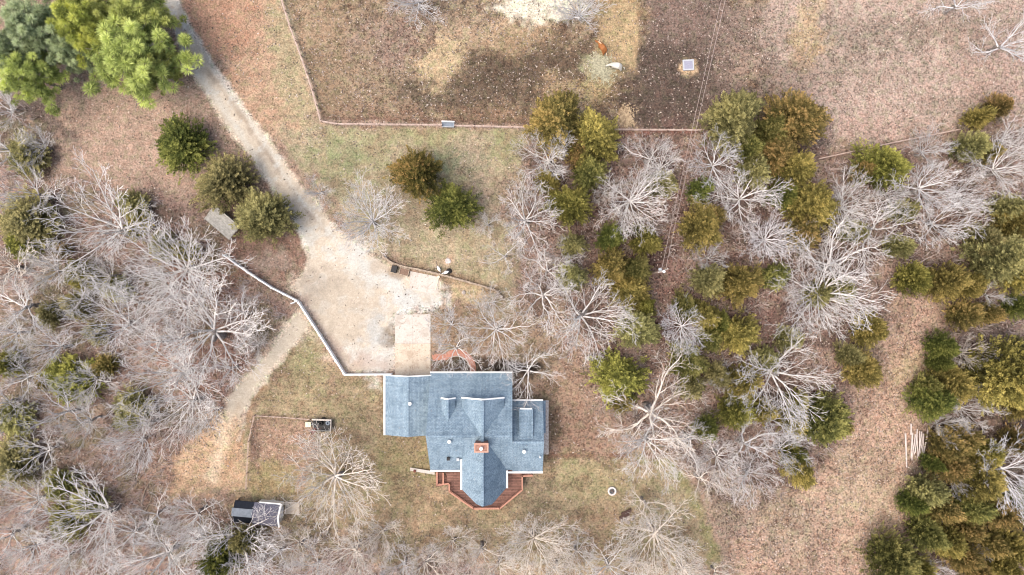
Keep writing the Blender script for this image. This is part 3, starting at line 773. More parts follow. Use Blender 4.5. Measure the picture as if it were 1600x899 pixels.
wall_poly([(1.2, -18.35, 3.6), (2.95, -18.35, 3.6), (2.95, -18.35, 5.15), (1.2, -18.35, 5.15)][::-1])
wall_poly([(1.2, -18.45, 3.6), (1.2, -18.45, 5.15), (1.2, -21.6, 6.7)][::-1]); wall_poly([(2.95, -18.45, 3.6), (2.95, -18.45, 5.15), (2.95, -21.6, 6.7)])
window((2.07, -18.32, 4.55), 1.2, 0.7)
# house walls
def wall_run(pts, z0, z1, name='wall'):
    for a, c in zip(pts[:-1], pts[1:]):
        wall_poly([(a[0], a[1], z0), (c[0], c[1], z0), (c[0], c[1], z1), (a[0], a[1], z1)], name)
wall_run([(-11.9, -15.2), (-11.9, -27.2), (4.2, -27.2), (4.2, -17.8), (-0.4, -17.8), (-0.4, -15.2), (-11.9, -15.2)], 0, 3.05)
wall_poly([(-11.9, -26.9, 3.05), (-11.9, -15.4, 3.05), (-11.9, -15.4, 4.3), (-11.9, yR, 8.15), (-11.9, -26.9, 3.3)][::-1])
wall_poly([(-0.4, -26.9, 3.05), (-0.4, -15.4, 3.05), (-0.4, -15.4, 4.3), (-0.4, yR, 8.15), (-0.4, -26.9, 3.3)])
wall_poly([(4.2, -27.0, 3.05), (4.2, -17.9, 3.05), (4.2, -17.9, 3.3), (4.2, wR, 7.2), (4.2, -27.0, 3.4)])
wall_run([(-18.75, -13.9), (-18.75, -21.9), (-12.1, -21.9)], 0, 2.9); wall_run([(-12.1, -13.9), (-18.75, -13.9)], 0, 2.9)
for yy in (-13.9, -21.9): wall_poly([(-18.7, yy, 2.9), (-12.2, yy, 2.9), (gx, yy, 4.25)])
wall_run([(-7.0, -27.3), (-7.0, -29.6), (cx, -31.0), (-1.3, -29.6), (-1.3, -27.3)], 0, 3.4)
b = MB(); b.box((-15.4, -13.86, 1.15), (4.9, 0.08, 2.3)); gd = b.obj('garage_door', M['white'], HOUSE)
for k in range(4):
    b = MB(); b.box((-15.4, -13.80, 0.35+0.55*k), (4.8, 0.03, 0.48)); b.obj('door_panel', M['white'], gd)
for xx in (-9.6, -6.6, -2.6): window((xx, -15.12, 1.7), 1.1, 1.3)
for xx in (-10, 1.6, 3.0): window((xx, -27.26, 1.8), 1.1, 1.3, 'S')
for yy in (-20.0, -24.5): window((4.26, yy, 1.8), 1.1, 1.3, 'E')
window((-11.96, -24.5, 1.8), 1.1, 1.3, 'W')
b = MB(); b.box((-5.0, -15.12, 1.05), (1.0, 0.08, 2.1)); dd = b.obj('door', M['rust'], HOUSE)
b = MB(); b.box((-4.62, -15.04, 1.0), (0.05, 0.08, 0.12)); b.obj('handle', M['steel'], dd)
for xx in (-11.6, -7.6, -3.6, -0.3):
    b = MB(); b.box((xx, -13.4, 1.5), (0.16, 0.16, 3.0)); b.obj('porch_post', M['white'], HOUSE)
b = MB(); b.box((-5.9, -14.3, 0.12), (12.2, 1.9, 0.24)); b.obj('porch_floor', M['concrete'], HOUSE)
# white fascia boards and gutters
def fascia(a, c, wd=0.16, ht=0.22):
    b = MB(); b.beam(a, c, wd, ht); return b.obj('fascia', M['white'], HOUSE)
fascia((x0, yN+0.10, 2.94), (x1, yN+0.10, 2.94), 0.2); fascia((x0, yS-0.11, 2.95), (sl+0.1, yS-0.11, 2.95), 0.24)
fascia((-1.75, yS-0.36, 2.95), (wx1+0.02, yS-0.36, 2.95), 0.26)
fascia((gL-0.12, gS-0.02, 2.96), (gL-0.12, gN+0.05, 2.96), 0.26); fascia((gL, gN+0.08, 2.93), (gx, gN+0.08, 4.4), 0.15); fascia((gx, gN+0.08, 4.4), (gR_, gN+0.08, 2.95), 0.15)
fascia((wx0, wN+0.1, 2.95), (wx1+0.05, wN+0.1, 2.95), 0.2)
fascia((sl-0.13, -25.6, 4.95), (sl-0.13, -30.1, 4.95), 0.26); fascia((sr_+0.13, -27.75, 3.15), (sr_+0.13, -30.4, 3.15), 0.26)
fascia((-7.42, -16.26, 5.93), (cx, -16.13, 8.46), 0.2); fascia((cx, -16.13, 8.46), (-1.16, -16.26, 5.93), 0.2)
fascia((-10.42, -16.28, 6.12), (-9.4, -16.28, 7.17), 0.18); fascia((-9.4, -16.28, 7.17), (-8.36, -16.28, 6.12), 0.18)
fascia((1.2, -18.02, 5.12), (2.95, -18.02, 5.12), 0.18)
# ridge caps
def ridge(a, c):
    b = MB(); b.beam(a, c, 0.34, 0.07); me = b.mesh('ridge_cap', M['shingle']); planar_uv(me); link('ridge_cap', me, HOUSE)
ridge((x0, yR, zr+0.03), (cx-1.1, yR, zr+0.03)); ridge((cx+1.1, yR, zr+0.03), (x1, yR, zr+0.03)); ridge((wx0+0.02, wR, wz+0.03), (wx1, wR, wz+0.03))
ridge((gx, gN, 4.53), (gx, gS, 4.53)); ridge((cx, -16.3, cz+0.02), (cx, -31.4, cz+0.02)); ridge((-9.4, -16.4, 7.28), (-9.4, -19.3, 7.28))
# chimney
cc = P(752, 700, 10.0)
b = MB(); b.box((cc.x, cc.y, 8.2), (1.85, 1.1, 3.5)); me = b.mesh('chimney', M['brick']); planar_uv(me); ch = link('chimney', me, HOUSE)
b = MB()
for s in (-1, 1):
    b.box((cc.x+s*0.92, cc.y, 10.0), (0.2, 1.34, 0.14)); b.box((cc.x, cc.y+s*0.57, 10.0), (1.64, 0.2, 0.14))
b.obj('chimney_cap', M['brick_cap'], ch)
b = MB(); b.lathe([(0.001, 0.5), (0.24, 0.5), (0.24, 0.0), (0.2, 0)][::-1], 14, (cc.x, cc.y-0.05, 9.95)); b.obj('flue', M['white'], ch)
# roof vents
def vent(px, py, z, r, h, m, name='roof_vent', box=False):
    p = P(px, py, z); b = MB()
    if box: b.box((p.x, p.y, z), (r*2, r*2, h))
    else: b.lathe([(r*0.7, -h), (r*0.7, 0), (r*1.1, 0.02), (r*0.9, 0.16), (0.001, 0.22)], 10, (p.x, p.y, z))
    b.obj(name, M[m], HOUSE, smooth=False)
vent(702, 690.5, 8.3, 0.26, 0.5, 'white'); vent(819, 706, 7.0, 0.26, 0.5, 'white'); vent(640.5, 631, 4.75, 0.26, 0.4, 'white')
vent(843.5, 714.5, 6.2, 0.12, 0.6, 'white', 'vent_pipe'); vent(700.5, 717, 5.3, 0.22, 0.5, 'dark', box=True); vent(715.5, 718, 5.2, 0.2, 0.4, 'steel', box=True)
# the deck
DZ = 1.25
dpx = [(681, 735), (681, 760), (702, 757.5), (702, 769), (740, 795.5), (781, 795), (816, 766), (816, 744.5), (832, 743.5), (832, 735)]
dk = MB(); dk.prism(ccw([P(x, y, DZ) for x, y in [(694, 732)]+dpx[2:]]), 0.2)
deck = dk.obj('deck', M['deck'], HOUSE)
def railing(pl, z0=DZ, ht=0.95, parent=deck):
    pp = [P(x, y, DZ+0.95) for x, y in pl]
    r1 = MB(); r2 = MB()
    for a, c in zip(pp[:-1], pp[1:]):
        L = (c-a).length; t = (c-a)/L
        e = t*0.05
        r1.beam((a.x-e.x, a.y-e.y, z0+ht), (c.x+e.x, c.y+e.y, z0+ht), 0.22, 0.06)
        r2.beam((a.x, a.y, z0+0.12), (c.x, c.y, z0+0.12), 0.06, 0.08)
        for k in range(int(L/0.22)+1):
            q = a+t*(k*0.22); r2.box((q.x, q.y, z0+ht/2), (0.045, 0.045, ht-0.08))
    r1.obj('railing', M['deck_rail'], parent); r2.obj('balusters', M['deck_rail'], parent)
    for a in pp:
        b = MB(); b.box((a.x, a.y, (z0+ht)/2), (0.13, 0.13, z0+ht)); b.obj('post', M['deck_rail'], parent)
railing([(702, 757.5), (702, 769), (740, 795.5), (781, 795), (816, 766), (816, 744.5), (832, 743.5)])
railing([(682, 737), (682, 760.5), (701, 758)], 0.55, 0.95)
b = MB(); b.prism(ccw([P(x, y, 0.5) for x, y in [(681, 734), (681, 761), (692, 760), (692, 734)]]), 0.15); b.obj('landing', M['deck'], deck)
for k in range(4):
    a = P(692.5+k*2.2, 742+k*1.2, 0.6); c = P(692.5+k*2.2, 757, 0.6)
    b = MB(); b.box(((a.x+c.x)/2+0.1, (a.y+c.y)/2, 0.62+0.17*k), (0.26, abs(a.y-c.y), 0.05)); b.obj('stair_step', M['deck'], deck)
railing([(692, 741), (692, 757)], 0.8, 0.9)

# pale ramp plank beside the deck stairs
a, c = P(641, 732.5), P(680, 738)
t = thing('ramp', 'narrow pale ramp running out left from the deck stairs', 'ramp', ((a+c)/2), math.atan2((c-a).y, (c-a).x))
b = MB(); b.beam((-1.95, 0, 0.25), (1.95, 0, 0.55), 0.5, 0.07); b.obj('ramp_board', M['concrete_white'], t)
for xx in (-1.8, 0, 1.8):
    b = MB(); b.box((xx, 0, 0.12+0.04*xx), (0.1, 0.44, 0.25)); b.obj('support', M['timber'], t)
b = MB(); b.lathe([(0.001, 0.32), (0.2, 0.3), (0.24, 0)][::-1], 9, (-1.2, 0.0, 0.3)); tag(b.obj('flower_pot', M['rust'], None, loc=((a+c)/2)), 'small red-brown pot standing on the pale ramp', 'pot')

# ------------------------------------------------------------------ fences
def rail_fence(pl, label, step=2.4, ht=1.3, rails=(0.35, 0.75, 1.17), m='white', pw=0.16, rw=0.09, rh=0.16, cap=True, end=True, group='white rail fence runs'):
    A = Vector(pl[0]); t0 = thing('rail_fence', label, 'fence', (A.x, A.y, 0), 0, group)
    posts = MB(); posts.box((0, 0, ht/2), (pw, pw, ht))
    if cap: posts.add([(-pw*.65, -pw*.65, ht), (pw*.65, -pw*.65, ht), (pw*.65, pw*.65, ht), (-pw*.65, pw*.65, ht), (0, 0, ht+0.1)], [(0, 1, 4), (1, 2, 4), (2, 3, 4), (3, 0, 4), (3, 2, 1, 0)])
    pm = posts.mesh('post', M[m]); rcache = {}
    for a, c in zip(pl[:-1], pl[1:]):
        a = Vector(a); c = Vector(c); L = (c-a).length; n = max(1, round(L/step)); st = L/n; ang = math.atan2((c-a).y, (c-a).x)
        key = round(st, 3)
        if key not in rcache:
            b = MB(); b.box((st/2, 0, 0), (st-pw-0.006, rw, rh)); rcache[key] = b.mesh('rail', M[m])
        for i in range(n+1):
            q = a+(c-a)*(i/n)
            if i < n or (end and (c-Vector(pl[-1])).length < 1e-6):
                o = link('post', pm, t0, (q.x-A.x, q.y-A.y, 0)); o.rotation_euler = (0, 0, ang)
            if i < n:
                for z in rails:
                    o = link('rail', rcache[key], t0, (q.x-A.x, q.y-A.y, z)); o.rotation_euler = (0, 0, ang)
    return t0
def p2(*l): return [tuple(P(x, y)[:2]) for x, y in l]
def p2h(h, *l): return [tuple(P(x, y, h)[:2]) for x, y in l]
W = dict(rw=0.2, rh=0.26, rails=(0.3, 0.72, 1.14), pw=0.24)
rail_fence(p2h(0.9, (350, 399), (388, 426), (425, 450), (464, 470)), 'white rail fence from the big bare oak to the kink by the dirt track', end=True, **W)
rail_fence(p2h(0.9, (467, 473), (500, 524), (538, 584)), 'white rail fence slanting down the left side of the gravel yard', end=True, **W)
rail_fence(p2h(0.9, (540, 585.5), (611, 585)), 'short white rail fence joining the garage corner', end=True, **W)
b = MB(); b.beam((0, 0, 0.9), (0.8, 0.35, 0.9), 0.12, 0.7); g_ = P(459, 474); b.box((0, 0, 0.65), (0.2, 0.2, 1.3))
tag(b.obj('gate_stub', M['white'], None, loc=g_), 'short white gate stub at the kink of the rail fence', 'gate')
F = dict(m='rail_wood', pw=0.16, rw=0.14, rh=0.10, cap=False, group='bleached field fences')
rail_fence(p2h(1, (437, -8), (452, 40), (469, 86), (487, 140), (500, 187)), 'bleached wooden field fence running down from the top edge to the lawn corner', 3.0, 1.15, (0.5, 1.05), **F)
rail_fence(p2h(1, (501, 189), (526, 193.5), (690, 195)), 'bleached wooden field fence along the lawn, left of the metal trough', 3.0, 1.15, (0.5, 1.05), **F)
rail_fence(p2h(1, (711, 196), (830, 199), (960, 202), (1100, 203)), 'bleached wooden field fence from the trough to the power line', 3.0, 1.15, (0.5, 1.05), **F)
rail_fence(p2h(1, (1280, 248), (1340, 235), (1400, 222), (1500, 202)), 'bleached wooden field fence slanting up right of the centre wood', 3.0, 1.15, (0.5, 1.05), **F)
rail_fence(p2h(1, (1575, 190), (1640, 178)), 'short stretch of field fence meeting the right edge', 3.0, 1.15, (0.5, 1.05), **F)
rail_fence(p2h(0.6, (398, 650), (440, 652.5), (484, 656)), 'thin low wooden fence along the top of the garden plot', 2.2, 0.8, (0.4, 0.72), m='rail_wood', pw=0.09, rw=0.06, rh=0.05, cap=False, group='garden plot fences')
rail_fence(p2h(0.6, (397, 650), (388, 690), (384, 765)), 'thin low wooden fence along the left of the garden plot', 2.2, 0.8, (0.4, 0.72), m='rail_wood', pw=0.09, rw=0.06, rh=0.05, cap=False, group='garden plot fences')

# timber retaining edge along the gravel yard
tw = thing('retaining_wall', 'low weathered timber retaining wall curving above the gravel yard', 'wall', P(600, 402))
pl = [Vector(v) for v in p2((598, 401), (612, 411), (628, 417), (655, 422), (690, 430), (725, 439.5), (758, 449), (774, 454), (781, 461), (786, 468))]
rng = random.Random(4)
for course in range(2):
    dist = 0.0
    for a, c in zip(pl[:-1], pl[1:]):
        L = (c-a).length; n = max(1, round(L/2.3)); ang = math.atan2((c-a).y, (c-a).x)
        for i in range(n):
            q = a+(c-a)*((i+0.5)/n)
            b = MB(); b.box((0, 0, 0.14), (L/n-0.02, 0.26+course*0.0, 0.26))
            o = b.obj('timber', M['timber'], tw, loc=(q.x-tw.location.x+rng.uniform(-.03, .03), q.y-tw.location.y+0.05*course+rng.uniform(-.02, .02), 0.27*course))
            o.rotation_euler = (0, 0, ang+rng.uniform(-.02, .02))
c = P(617, 421)
t = thing('bin', 'dark square bin beside the timber wall at the top of the gravel yard', 'bin', c, R(-15))
b = MB(); b.prism([(-.38, -.5, .8), (.38, -.5, .8), (.38, .5, .8), (-.38, .5, .8)], 0.78); b.obj('body', M['dark'], t)
b = MB(); b.prism([(-.42, -.54, .88), (.42, -.54, .88), (.42, .54, .88), (-.42, .54, .88)], 0.07); b.obj('lid', M['dark'], t)
c = P(632, 425)
t = thing('planter', 'square wooden planter bed of brown soil against the timber wall', 'planter', c, R(-14))
b = MB()
for s in (-1, 1): b.box((0, s*0.52, 0.2), (1.5, 0.1, 0.4)); b.box((s*0.71, 0, 0.2), (0.1, 0.94, 0.4))
b.obj('frame', M['timber'], t); b = MB(); b.box((0, 0, 0.16), (1.3, 0.92, 0.3)); b.obj('soil', simple('planter_soil', (0.22, 0.145, 0.105), 0.4, 5, 0.95), t)
def lump(name, loc, r, h, m, label, cat, seed=1, prof=None, group=None, parent=None):
    rg = random.Random(seed); b = MB(); prof = prof or [(1.0, 0), (1.05, .3), (.8, .75), (.35, 1.0), (.02, 1.02)]
    b.lathe([(r*a*rg.uniform(.9, 1.1), h*z) for a, z in prof], 9, (0, 0, 0)); b.v = [(x*(1+rg.uniform(-.12, .12)), y*(1+rg.uniform(-.12, .12)), z) for x, y, z in b.v]
    o = b.obj(name, M[m], parent, loc=loc)
    if parent is None: tag(o, label, cat, group)
    return o
def goose(px, py, rz, label):
    t = thing('garden_statue', label, 'statue', P(px, py, 0.4), rz); t.location.z = 0.0
    b = MB(); b.lathe([(.02, -.45), (.16, -.3), (.24, 0), (.2, .25), (.06, .5), (.01, .52)], 9)
    b.v = [(z, y, x*0.9+0.55) for x, y, z in b.v]; b.obj('body', M['white'], t, True)
    b = MB(); b.tube([(-.3, 0, .65), (-.42, 0, .95), (-.4, 0, 1.15)], [.1, .07, .08], 6); b.tube([(-.4, 0, 1.15), (-.62, 0, 1.1)], [.07, .03], 5); b.obj('neck', M['white'], t, True)
    b = MB(); b.box((0, 0, 0.16), (.3, .24, .32)); b.obj('plinth', M['stone'], t)
goose(686, 420.5, R(120), 'taller white garden statue just above the timber wall')
goose(696.5, 426, R(20), 'low white garden statue beside a dark shrub above the timber wall')
lump('shrub', P(702, 424), 0.42, 0.5, 'dark', 'small dark round shrub beside the white garden statues', 'shrub', 3)
lump('stone', P(724.5, 457), 0.34, 0.25, 'stone', 'round grey stone on the sandy bed below the timber wall', 'stone', 4)
b = MB(); b.beam((0, 0, .1), tuple(P(681, 453)-P(685.5, 433)+Vector((0, 0, .1))), 0.1, 0.1); b.lathe([(.22, 0), (.25, .2), (.18, .3), (.01, .3)], 8, (0, 0, 0))
tag(b.obj('hose_post', M['cream'], None, loc=P(685.5, 433)), 'thin cream hose and stand at the right edge of the concrete apron', 'hose')
lump('stump', P(700, 408), 0.42, 0.18, 'pole_wood', 'pale cut tree stump in the lawn above the timber wall', 'stump', 8, [(1.1, 0), (1, .5), (.95, 1), (.5, 1.02), (.01, 1.02)])

# ------------------------------------------------------------------ pasture things
c = P(700.5, 196)
t = thing('water_trough', 'galvanised metal water trough set in the field fence', 'trough', c, R(-2))
b = MB()
for s in (-1, 1): b.box((0, s*0.36, .36), (1.9, .06, .56)); b.box((s*0.93, 0, .36), (.06, .66, .56))
b.box((0, 0, .12), (1.8, .66, .06)); b.obj('tank', M['steel'], t)
b = MB(); b.box((0, 0, .5), (1.8, .66, .02)); b.obj('water', M['blue_metal'], t)
b = MB(); b.box((0, .44, .72), (2.0, .16, .06)); b.obj('rim_board', M['white'], t)
c = P(1075, 102.5)
t = thing('concrete_hatch', 'square grey lid on a pale kerb in the dark pasture', 'hatch', c, R(3))
b = MB()
for s in (-1, 1): b.box((0, s*0.72, .17), (1.7, .2, .34)); b.box((s*0.75, 0, .17), (.2, 1.22, .34))
b.obj('kerb', simple('hatch_kerb', (0.40, 0.415, 0.44), 0.1, 4), t); b = MB(); b.box((0, 0, .14), (1.28, 1.22, .26)); b.obj('lid', simple('hatch_lid', (0.26, 0.26, 0.32), 0.1, 4), t)
b = MB(); b.tube([(-.12, 0, .27), (-.12, 0, .34), (.12, 0, .34), (.12, 0, .27)], .02, 5); b.obj('handle', M['steel'], t)

def straw(name, cx_, cy_, rx, ry, h, n, m, label, seed):
    rs = np.random.RandomState(seed); a = rs.rand(n)*2*np.pi; q = np.abs(rs.randn(n))*.5*(1+.25*np.sin(a*2+seed)+.2*np.sin(a*5+seed)); q = np.where(q > 1.4, q*.4, q)
    x = q*np.cos(a)*rx; y = q*np.sin(a)*ry; z = h*np.clip(1-q, .02, 1)*rs.rand(n)+0.02
    L = rs.uniform(.2, .55, n); th = rs.rand(n)*2*np.pi; tl = rs.uniform(-.25, .25, n); wd = rs.uniform(.03, .07, n)
    ux, uy, uz = np.cos(th), np.sin(th), tl; vx, vy = -np.sin(th), np.cos(th)
    c0 = np.stack([x, y, z+0.1], -1); u = np.stack([ux, uy, uz], -1)*L[:, None]/2; v = np.stack([vx, vy, 0*vx], -1)*wd[:, None]
    V = np.stack([c0-u-v, c0+u-v, c0+u+v, c0-u+v], 1).reshape(-1, 3)
    o = link(name, np_mesh(name, V, np.arange(4*n).reshape(n, 4), M[m]), None, P(cx_, cy_)); tag(o, label, 'hay'); o['kind'] = 'stuff'
    return o
straw('loose_hay', 941, 108, 1.7, 2.5, 0.6, 1700, 'hay', 'pale heap of loose hay beside the white horse', 2)
straw('scattered_hay', 978, 184, 1.7, 1.9, 0.1, 700, 'hay_tan', 'round scatter of tan straw against the field fence', 5)

def horse(label, head_px, tail_px, coat, mane, grazing=True, turn=0.0):
    hp, tp = P(*head_px, 0.4), P(*tail_px, 1.1)
    mid = (hp+tp)/2; ang = math.atan2((hp-tp).y, (hp-tp).x)
    root = thing('horse', label, 'horse', (mid.x, mid.y, 0), ang); root.scale = (1.1, 1.15, 1.1)
    me = bpy.data.meshes.new('body')
    V = [(-0.75, 0, 1.25), (-0.35, 0, 1.22), (0.05, 0, 1.18), (0.42, 0, 1.22),            # trunk 0-3
         (0.78, 0.04+turn*.3, 1.12), (1.05, 0.07+turn*.6, 0.82), (1.2, 0.08+turn, 0.62), (1.42, 0.10+turn*1.2, 0.38), (1.52, .11+turn*1.3, 0.24)]  # neck, poll, muzzle
    E = [(0, 1), (1, 2), (2, 3), (3, 4), (4, 5), (5, 6), (6, 7), (7, 8)]
    Rr = [(.29, .29), (.31, .32), (.31, .33), (.25, .29), (.13, .19), (.09, .14), (.10, .12), (.065, .09), (.055, .06)]
    def leg(root_i, pts, rr):
        last = root_i
        for p, r in zip(pts, rr):
            V.append(p); Rr.append((r, r)); E.append((last, len(V)-1)); last = len(V)-1
    leg(3, [(0.42, .19, .92), (.47, .19, .55), (.45, .19, .18), (.49, .19, .05)], [.12, .07, .045, .06])
    leg(3, [(0.42, -.19, .92), (.38, -.19, .55), (.33, -.19, .18), (.37, -.19, .05)], [.12, .07, .045, .06])
    leg(0, [(-.68, .2, .92), (-.85, .2, .58), (-.8, .2, .2), (-.76, .2, .05)], [.15, .075, .048, .06])
    leg(0, [(-.62, -.2, .92), (-.74, -.2, .58), (-.66, -.2, .2), (-.62, -.2, .05)], [.15, .075, .048, .06])
    for s in (-1, 1):
        V.append((1.13, .08+turn+s*.07, .80)); Rr.append((.03, .03)); E.append((6, len(V)-1))
    me.from_pydata(V, E, []); me.materials.append(M[coat])
    body = link('body', me, root)
    sk = body.modifiers.new('skin', 'SKIN'); sk.use_smooth_shade = True
    for i, r in enumerate(Rr): me.skin_vertices[0].data[i].radius = (r[0]*1.5, r[1]*1.35)
    for i in range(len(Rr)): me.skin_vertices[0].data[i].use_root = (i == 0)
    body.modifiers.new('smooth', 'SUBSURF').levels = 1; body.modifiers['smooth'].render_levels = 2
    b = MB(); b.tube([(.4, .0, 1.52), (.78, .05+turn*.3, 1.36), (1.05, .08+turn*.6, .99), (1.2, .09+turn, .77), (1.42, .11+turn*1.2, .5)], [.05, .085, .075, .06, .03], 6); b.obj('mane', M[mane], root, True)
    b = MB(); b.tube([(-1.0, 0, 1.28), (-1.16, 0.02, 1.1), (-1.22, 0.03, .75), (-1.2, .03, .45)], [.05, .07, .08, .03], 6); b.obj('tail', M[mane], root, True)
    return root
horse('chestnut horse with pale mane grazing above the hay heap', (932.5, 64), (949, 87), 'chestnut', 'flaxen', turn=0.05)
horse('white horse eating from the right side of the hay heap', (950.5, 102), (975, 106.5), 'white_coat', 'white_coat', turn=0.08)

# ------------------------------------------------------------------ power pole and wires
ph = 9.0; ptop = P(1037.5, 424.5, ph)
t = thing('utility_pole', 'tall utility pole standing in the leafy gap of the centre wood', 'utility pole', (ptop.x, ptop.y, 0), R(20))
b = MB(); b.tube([(0, 0, 0), (0, 0, ph)], [.17, .12], 10); b.obj('pole', M['rail_wood'], t)
b = MB(); b.lathe([(.001, .12), (.19, .1), (.22, 0), (.15, -.05)][::-1], 12, (0, 0, ph)); b.obj('pole_cap', M['white'], t)
b = MB(); b.box((0, 0.16, 8.6), (1.5, .1, .12)); b.obj('crossarm', M['grey_board'], t)
b = MB(); b.lathe([(.001, 0), (.2, 0), (.22, .1), (.22, .75), (.12, .9), (.001, .92)], 12, (-.18, .42, 7.5)); b.obj('transformer', M['steel'], t)
for xx in (-.7, .05, .7):
    b = MB(); b.lathe([(.05, 0), (.07, .06), (.05, .12), (.07, .18), (.02, .26)], 8, (xx, .16, 8.66)); b.obj('insulator', M['white'], t)
def wire(a, c, label, sag=0.35):
    b = MB(); pts = []
    for i in range(25):
        s = i/24; q = a.lerp(c, s); pts.append((q.x-a.x, q.y-a.y, q.z-a.z-sag*4*s*(1-s)))
    b.tube(pts, 0.028, 4); tag(b.obj('power_line', M['wire'], None, loc=a), label, 'power line', 'power lines')
wire(P(1034.5, 418, 8.9), P(1129, -8, 9.2), 'left of the two power lines from the pole to the top edge')
wire(P(1040, 421, 8.9), P(1135, -8, 9.2), 'right of the two power lines from the pole to the top edge')

# ------------------------------------------------------------------ garden shed
c = P(409, 796)
t = thing('shed', 'small shed half violet-grey shingle roof and half black roof below the garden plot', 'shed', c, R(-5))
def troof(planes, m, name='roof', th=0.1, par=None):
    b = MB()
    for p in planes: b.prism(ccw(p), th)
    me = b.mesh(name, M[m]); planar_uv(me); return link(name, me, par or t)
b = MB(); b.box((1.55, 0.05, 1.1), (3.5, 3.0, 2.2)); b.add([(-.2, -1.45, 2.2), (-.2, 1.55, 2.2), (-.2, .05, 3.0), (3.3, -1.45, 2.2), (3.3, 1.55, 2.2), (3.3, .05, 3.0)], [(0, 2, 1), (3, 4, 5), (0, 3, 5, 2), (1, 2, 5, 4)]); b.obj('wall', M['siding'], t)
troof([[(-.45, 1.75, 2.2), (3.5, 1.75, 2.2), (3.5, .05, 3.15), (-.45, .05, 3.15)]], 'shed_shingle'); troof([[(-.45, -1.65, 2.2), (3.5, -1.65, 2.2), (3.5, .05, 3.15), (-.45, .05, 3.15)]], 'shed_shingle')
for ya, za, yb, zb in ((1.8, 2.2, .05, 3.18), (.05, 3.18, -1.7, 2.2)):
    b = MB(); b.beam((3.62, ya, za), (3.62, yb, zb), 0.26, 0.22); b.obj('fascia', M['white'], t)
b = MB(); b.beam((0.3, 1.83, 2.16), (3.6, 1.83, 2.16), 0.16, 0.2); b.obj('fascia', M['white'], t)
b = MB(); b.box((3.36, 0, 1.0), (.08, 1.4, 1.9)); dd = b.obj('door', M['white'], t); b = MB(); b.box((3.43, .55, 1.0), (.05, .06, .2)); b.obj('handle', M['dark'], dd)
troof([[(-3.5, 1.72, 2.0), (-.5, 1.72, 2.0), (-.5, .75, 2.55), (-3.5, .75, 2.55)]], 'black_metal', 'roof_sheet')
troof([[(-3.7, .74, 2.57), (-.5, .74, 2.57), (-.5, -.5, 2.62), (-3.7, -.5, 2.62)]], 'blue_metal', 'roof_sheet')
troof([[(-3.6, -.52, 2.5), (-.5, -.52, 2.5), (-.5, -1.6, 2.0), (-3.6, -1.6, 2.0)]], 'black_metal', 'roof_sheet')
for xx in (-3.4, -.7):
    for yy in (1.55, -1.45):
        b = MB(); b.box((xx, yy, .95), (.12, .12, 1.9)); b.obj('post', M['timber'], t)
b = MB(); b.box((-3.75, 0, .9), (.08, 2.6, 1.8)); b.obj('end_panel', simple('tan_panel', (.48, .36, .22), .2, 3), t)
# low building with a weathered board roof, one board a piece
a, c = P(332, 338, 1.9), P(358, 360, 1.9)
ctr = (a+c)/2; ang = math.atan2((c-a).y, (c-a).x)
t = thing('lean_to', 'low open shed with a weathered grey board roof beside the olive cedars', 'shed', (ctr.x+0.2, ctr.y+0.1, 0), ang)
rg = random.Random(9)
for k in range(9):
    y = -1.2+k*0.3
    b = MB(); b.prism([(-2.55+rg.uniform(-.12, .12), y-.14, 1.85+k*.03), (2.55+rg.uniform(-.12, .12), y-.14, 1.85+k*.03), (2.55, y+.14, 1.85+k*.03), (-2.55, y+.14, 1.85+k*.03)], .05)
    o = b.obj('roof_board', M['grey_board'], t); o.rotation_euler = (0, 0, rg.uniform(-.008, .008))
b = MB(); b.box((0, 1.15, .9), (4.9, .06, 1.75)); b.obj('back_wall', M['grey_board'], t)
for xx in (-2.4, 0, 2.4):
    b = MB(); b.box((xx, -1.15, .88), (.14, .14, 1.75)); b.obj('post', M['timber'], t)
# garden trailer
c = P(505, 663)
t = thing('utility_trailer', 'small open trailer with a pale top rail full of dark clutter', 'trailer', c, R(-2))
b = MB(); b.box((0, 0, .5), (2.9, 1.7, .08)); b.obj('bed', M['dark'], t)
b = MB(); b.box((0, .85, .95), (3.0, .22, .16)); b.box((0, .9, .7), (3.0, .05, .4)); b.obj('side_board', M['concrete_white'], t)
b = MB(); b.box((1.45, 0, .8), (.1, 1.6, .5)); b.obj('tail_board', M['concrete_white'], t)
b = MB(); b.box((0, -.85, .75), (2.9, .06, .4)); b.obj('side_board', M['grey_board'], t)
for s in (-1, 1):
    b = MB(); b.lathe([(.001, -.1), (.3, -.1), (.33, -.06), (.33, .06), (.3, .1), (.001, .1)], 14)
    b.v = [(x+.1, z+s*.98, y+.33) for x, y, z in b.v]; b.obj('wheel', M['rubber'], t)
b = MB(); b.beam((-1.45, 0, .45), (-2.0, 0, .4), .08, .08); b.obj('tongue', M['steel'], t)
b = MB(); b.box((0, 0, .28), (.5, .5, .5)); b.box((.12, .05, .6), (.2, .24, .14)); tag(b.obj('tool_crate', M['dark'], None, loc=(c.x-.95, c.y+.35, .52)), 'dark tool crate at the left end of the trailer', 'crate')
for i, (dx, dy, lb) in enumerate([(-.2, .3, 'dark coil of hose in the middle of the trailer'), (.95, .35, 'blue-black machine at the right end of the trailer')]):
    b = MB(); b.lathe([(.12, 0), (.36, .02), (.4, .2), (.32, .42), (.14, .4), (.1, .1)], 12); tag(b.obj('coil' if i == 0 else 'pump', M['rubber' if i == 0 else 'blue_metal'], None, loc=(c.x+dx, c.y+dy, .55)), lb, 'hose' if i == 0 else 'machine')
